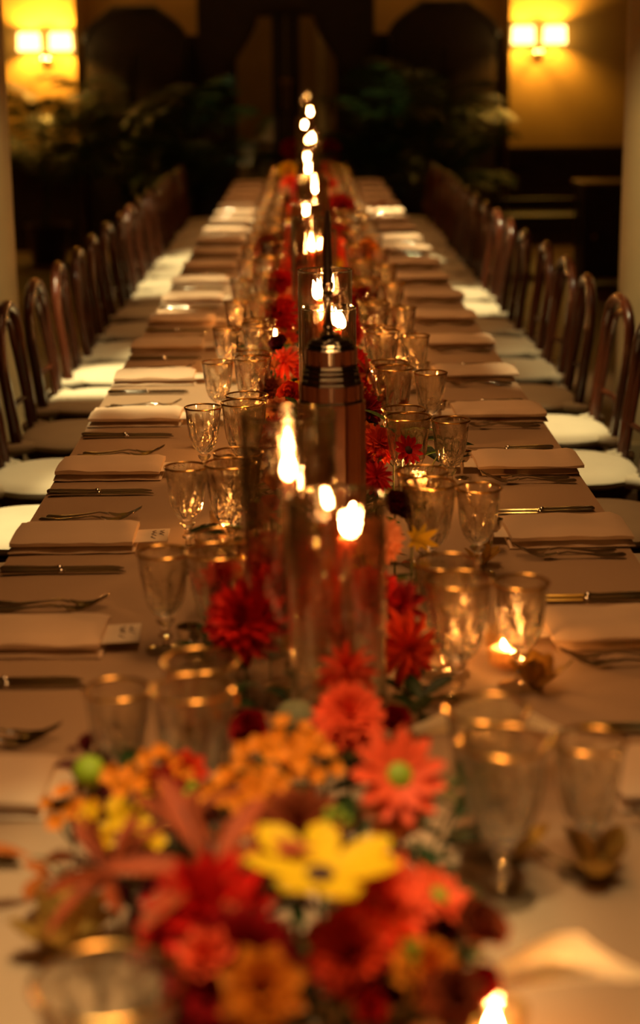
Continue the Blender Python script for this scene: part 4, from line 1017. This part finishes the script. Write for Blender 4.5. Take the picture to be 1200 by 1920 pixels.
# the rest of the runner, setting by setting
KIN = [('dahlia', 'red', 'red dahlia', .050), ('dahlia', 'crimson', 'crimson dahlia', .048), ('spiky', 'orange_red', 'orange-red spiky dahlia', .05), ('pompon', 'orange', 'orange marigold', .032),
       ('rose', 'rust', 'rust rose', .040), ('dahlia', 'coral', 'coral dahlia', .045), ('blossom', 'yellow', 'yellow blossom', .028), ('rose', 'burgundy', 'burgundy rose', .04), ('pompon', 'peach', 'peach marigold', .03), ('gerbera', 'orange_red', 'orange-red daisy', .042), ('pompon', 'rust', 'rust marigold', .036), ('lily', 'rust', 'rust lily', .06)]
cand = [(p.x, p.y) for p in (pA, pB, pC, pD, pE, pE2)] + [(at_y(a, 300, b).x, b) for a, b, *_ in FAR] + [(tx, ty)]
TONE = {'red': 3, 'crimson': 3, 'coral': 1}
for n in range(0, 20):
    y0 = 2.55 + .6 * n; kinds = KIN[:]; RND.shuffle(kinds); o = ORD[min(n, 21)]
    cnt = 10 if n > 1 else 5; done = 0
    for kd, col, nm, R0 in kinds:
        for tr in range(14):
            side = RND.choice(('left', 'middle', 'right')); x = {'left': -.085, 'middle': .0, 'right': .10}[side] + RND.uniform(-.035, .035) * (1.6 if n > 5 else 1); y = y0 + RND.uniform(0, .58)
            if y > 14.0: continue
            R = R0 * (1.0 if n < 5 else 1.35)
            if all((x - a) ** 2 + (y - b) ** 2 > (.075 + R * .7) ** 2 for a, b in cand) and all((x - a) ** 2 + (y - b) ** 2 > (.03 + R * .8) ** 2 for a, b in vpos) and all((x - t.x) ** 2 + (y - t.y) ** 2 > (.06) ** 2 for t in taken):
                z = RND.uniform(.08, .15) * (1 if side != 'middle' else 1.1); p = Vector((x, y, TT + z)); taken.append(p)
                bloom(kd, col, p, (x * 4, -.8, .8), R * RND.uniform(.9, 1.15), '%s, %s of the runner by the %s glass group' % (nm, side, o), near=(n < 3)); done += 1
                break
        if done >= cnt: break
    for (col, nm, side, L) in (('dark_green', 'dark green', 'left', .07), ('dark_green', 'dark green', 'right', .07), ('olive', 'olive green', 'middle', .065), ('leaf_rust', 'rust-leaved', 'right', .06), ('leaf_red', 'red-leaved', 'left', .06),
            ('dark_green', 'spreading dark green', 'left', .085), ('dark_green', 'spreading dark green', 'right', .085), ('dark_green', 'spreading dark green', 'middle', .085), ('green', 'bright green', 'right', .06), ('green', 'bright green', 'left', .06), ('leaf_rust', 'tall rust-leaved', 'left', .07), ('leaf_rust', 'rust-leaved', 'middle', .07), ('leaf_yellow', 'golden-leaved', 'right', .045), ('burg', 'burgundy', 'middle', .07)):
        for tr in range(8):
            x = {'left': -.08, 'middle': .0, 'right': .085}[side] + RND.uniform(-.03, .03); y = y0 + RND.uniform(0, .58)
            if y > 14.1: continue
            if all((x - a) ** 2 + (y - b) ** 2 > .10 ** 2 for a, b in cand) and all((x - a) ** 2 + (y - b) ** 2 > .06 ** 2 for a, b in vpos):
                sprig(x, y, RND.uniform(.05, .12) if 'spread' not in nm else .045, col, '%s sprig, %s of the runner by the %s glass group' % (nm, side, o), 8, L, (RND.uniform(-.03, .03), RND.uniform(-.03, .03))); break

# ------------------------------------------------------------------ palms
def frond(L, seed):
    rr = random.Random(seed); b = MB(); n = 22; pts = []
    for i in range(n + 1):
        t = i / n; pts.append(Vector((L * (t * .85), 0, L * (.75 * t - .62 * t * t))))
    b.tube([tuple(p) for p in pts], [.008 * (1 - .8 * i / n) for i in range(n + 1)], 5)
    for i in range(4, n + 1):
        t = i / n; ll = L * .34 * sin(pi * (.12 + .82 * t)) + .05
        for s in (-1, 1):
            p = pts[i]; d = Vector((.55, s * 1.0, -.15 + rr.uniform(-.25, .1))).normalized(); w_ = Vector((.014, 0, 0))
            q1 = p + d * ll * .5 + Vector((0, 0, .01)); q2 = p + d * ll + Vector((0, 0, -.12 * ll - .02))
            b.add([p - w_ * .5, p + w_ * .5, q1 + w_, q1 - w_, q2], [(0, 1, 2, 3), (3, 2, 4)])
    return b.mesh('frond', M_palm, False)
FR = [frond(1.0, i) for i in range(4)]
def palm(x, y, h, spread, nf, lab, seed):
    rr = random.Random(seed); parts = [Part('pot', MB().lathe([(0, 0), (.15, 0), (.19, .3), (.205, .34), (.18, .34), (.17, .30), (0, .30)], 24, caps=False).mesh('pot', M_pot))]
    st = MB()
    for i in range(5): st.tube([(rr.uniform(-.05, .05), rr.uniform(-.05, .05), .28), (rr.uniform(-.1, .1), rr.uniform(-.1, .1), h * .42)], [.018, .01], 6)
    parts.append(Part('canes', st.mesh('canes', M_stemg)))
    for i in range(nf):
        az = 2 * pi * i / nf * 2.618 + rr.uniform(-.3, .3); z = h * rr.uniform(.22, .60); tl_ = rr.uniform(-.05, .75)
        parts.append(Part('frond', FR[i % 4], Matrix.Translation((0, 0, z)) @ Matrix.Rotation(az, 4, 'Z') @ Matrix.Rotation(-tl_, 4, 'Y') @ Matrix.Scale(spread * rr.uniform(.75, 1.1), 4)))
    thing('potted_palm', parts, lab, 'plant', 'potted palms', TR(x, y, 0))
PY = 15.3
palm(X_at(478, BY + 1.3), BY + 1.3, 1.5, .55, 16, 'potted palm added behind the left glass door, standing in for green reflections', 7)  # added palm; its leaves imitate green reflections in the pane
palm(X_at(572, BY + 1.6), BY + 1.7, 1.5, .45, 14, 'potted palm added behind the right glass door, standing in for green reflections', 8)  # second added palm, imitating reflected greenery in the right pane
spot('added_spot_behind_doors', (-.3, BY + 1.2, 1.4), 60, (1, .9, .5), .5, src=(-.2, BY + .5, 3.2))  # added spot to light the stand-in palms behind the glass
palm(X_at(75, PY) , PY, 1.9, .85, 20, 'potted palm farthest left, fronds crossing the left sconce', 1)
palm(X_at(225, PY), PY + .1, 2.0, .95, 24, 'potted palm in front of the left armoire', 2)
palm(X_at(345, PY), PY - .1, 1.9, .8, 22, 'potted palm between the left armoire and the doors', 3)
palm(X_at(715, PY), PY - .1, 2.0, .8, 22, 'potted palm between the doors and the right armoire', 4)
palm(X_at(830, PY), PY + .1, 2.05, .95, 24, 'potted palm in front of the right armoire', 5)
spot('palm_light_right', (X_at(695, PY), PY - .2, 1.7), 110, (.9, 1, .5), .28, src=(X_at(695, PY) - .2, PY - 1.6, 3.2))
spot('palm_light_left', (X_at(445, PY) - .1, PY - .2, 1.55), 45, (.9, 1, .5), .3, src=(X_at(445, PY), PY - 1.6, 3.2))
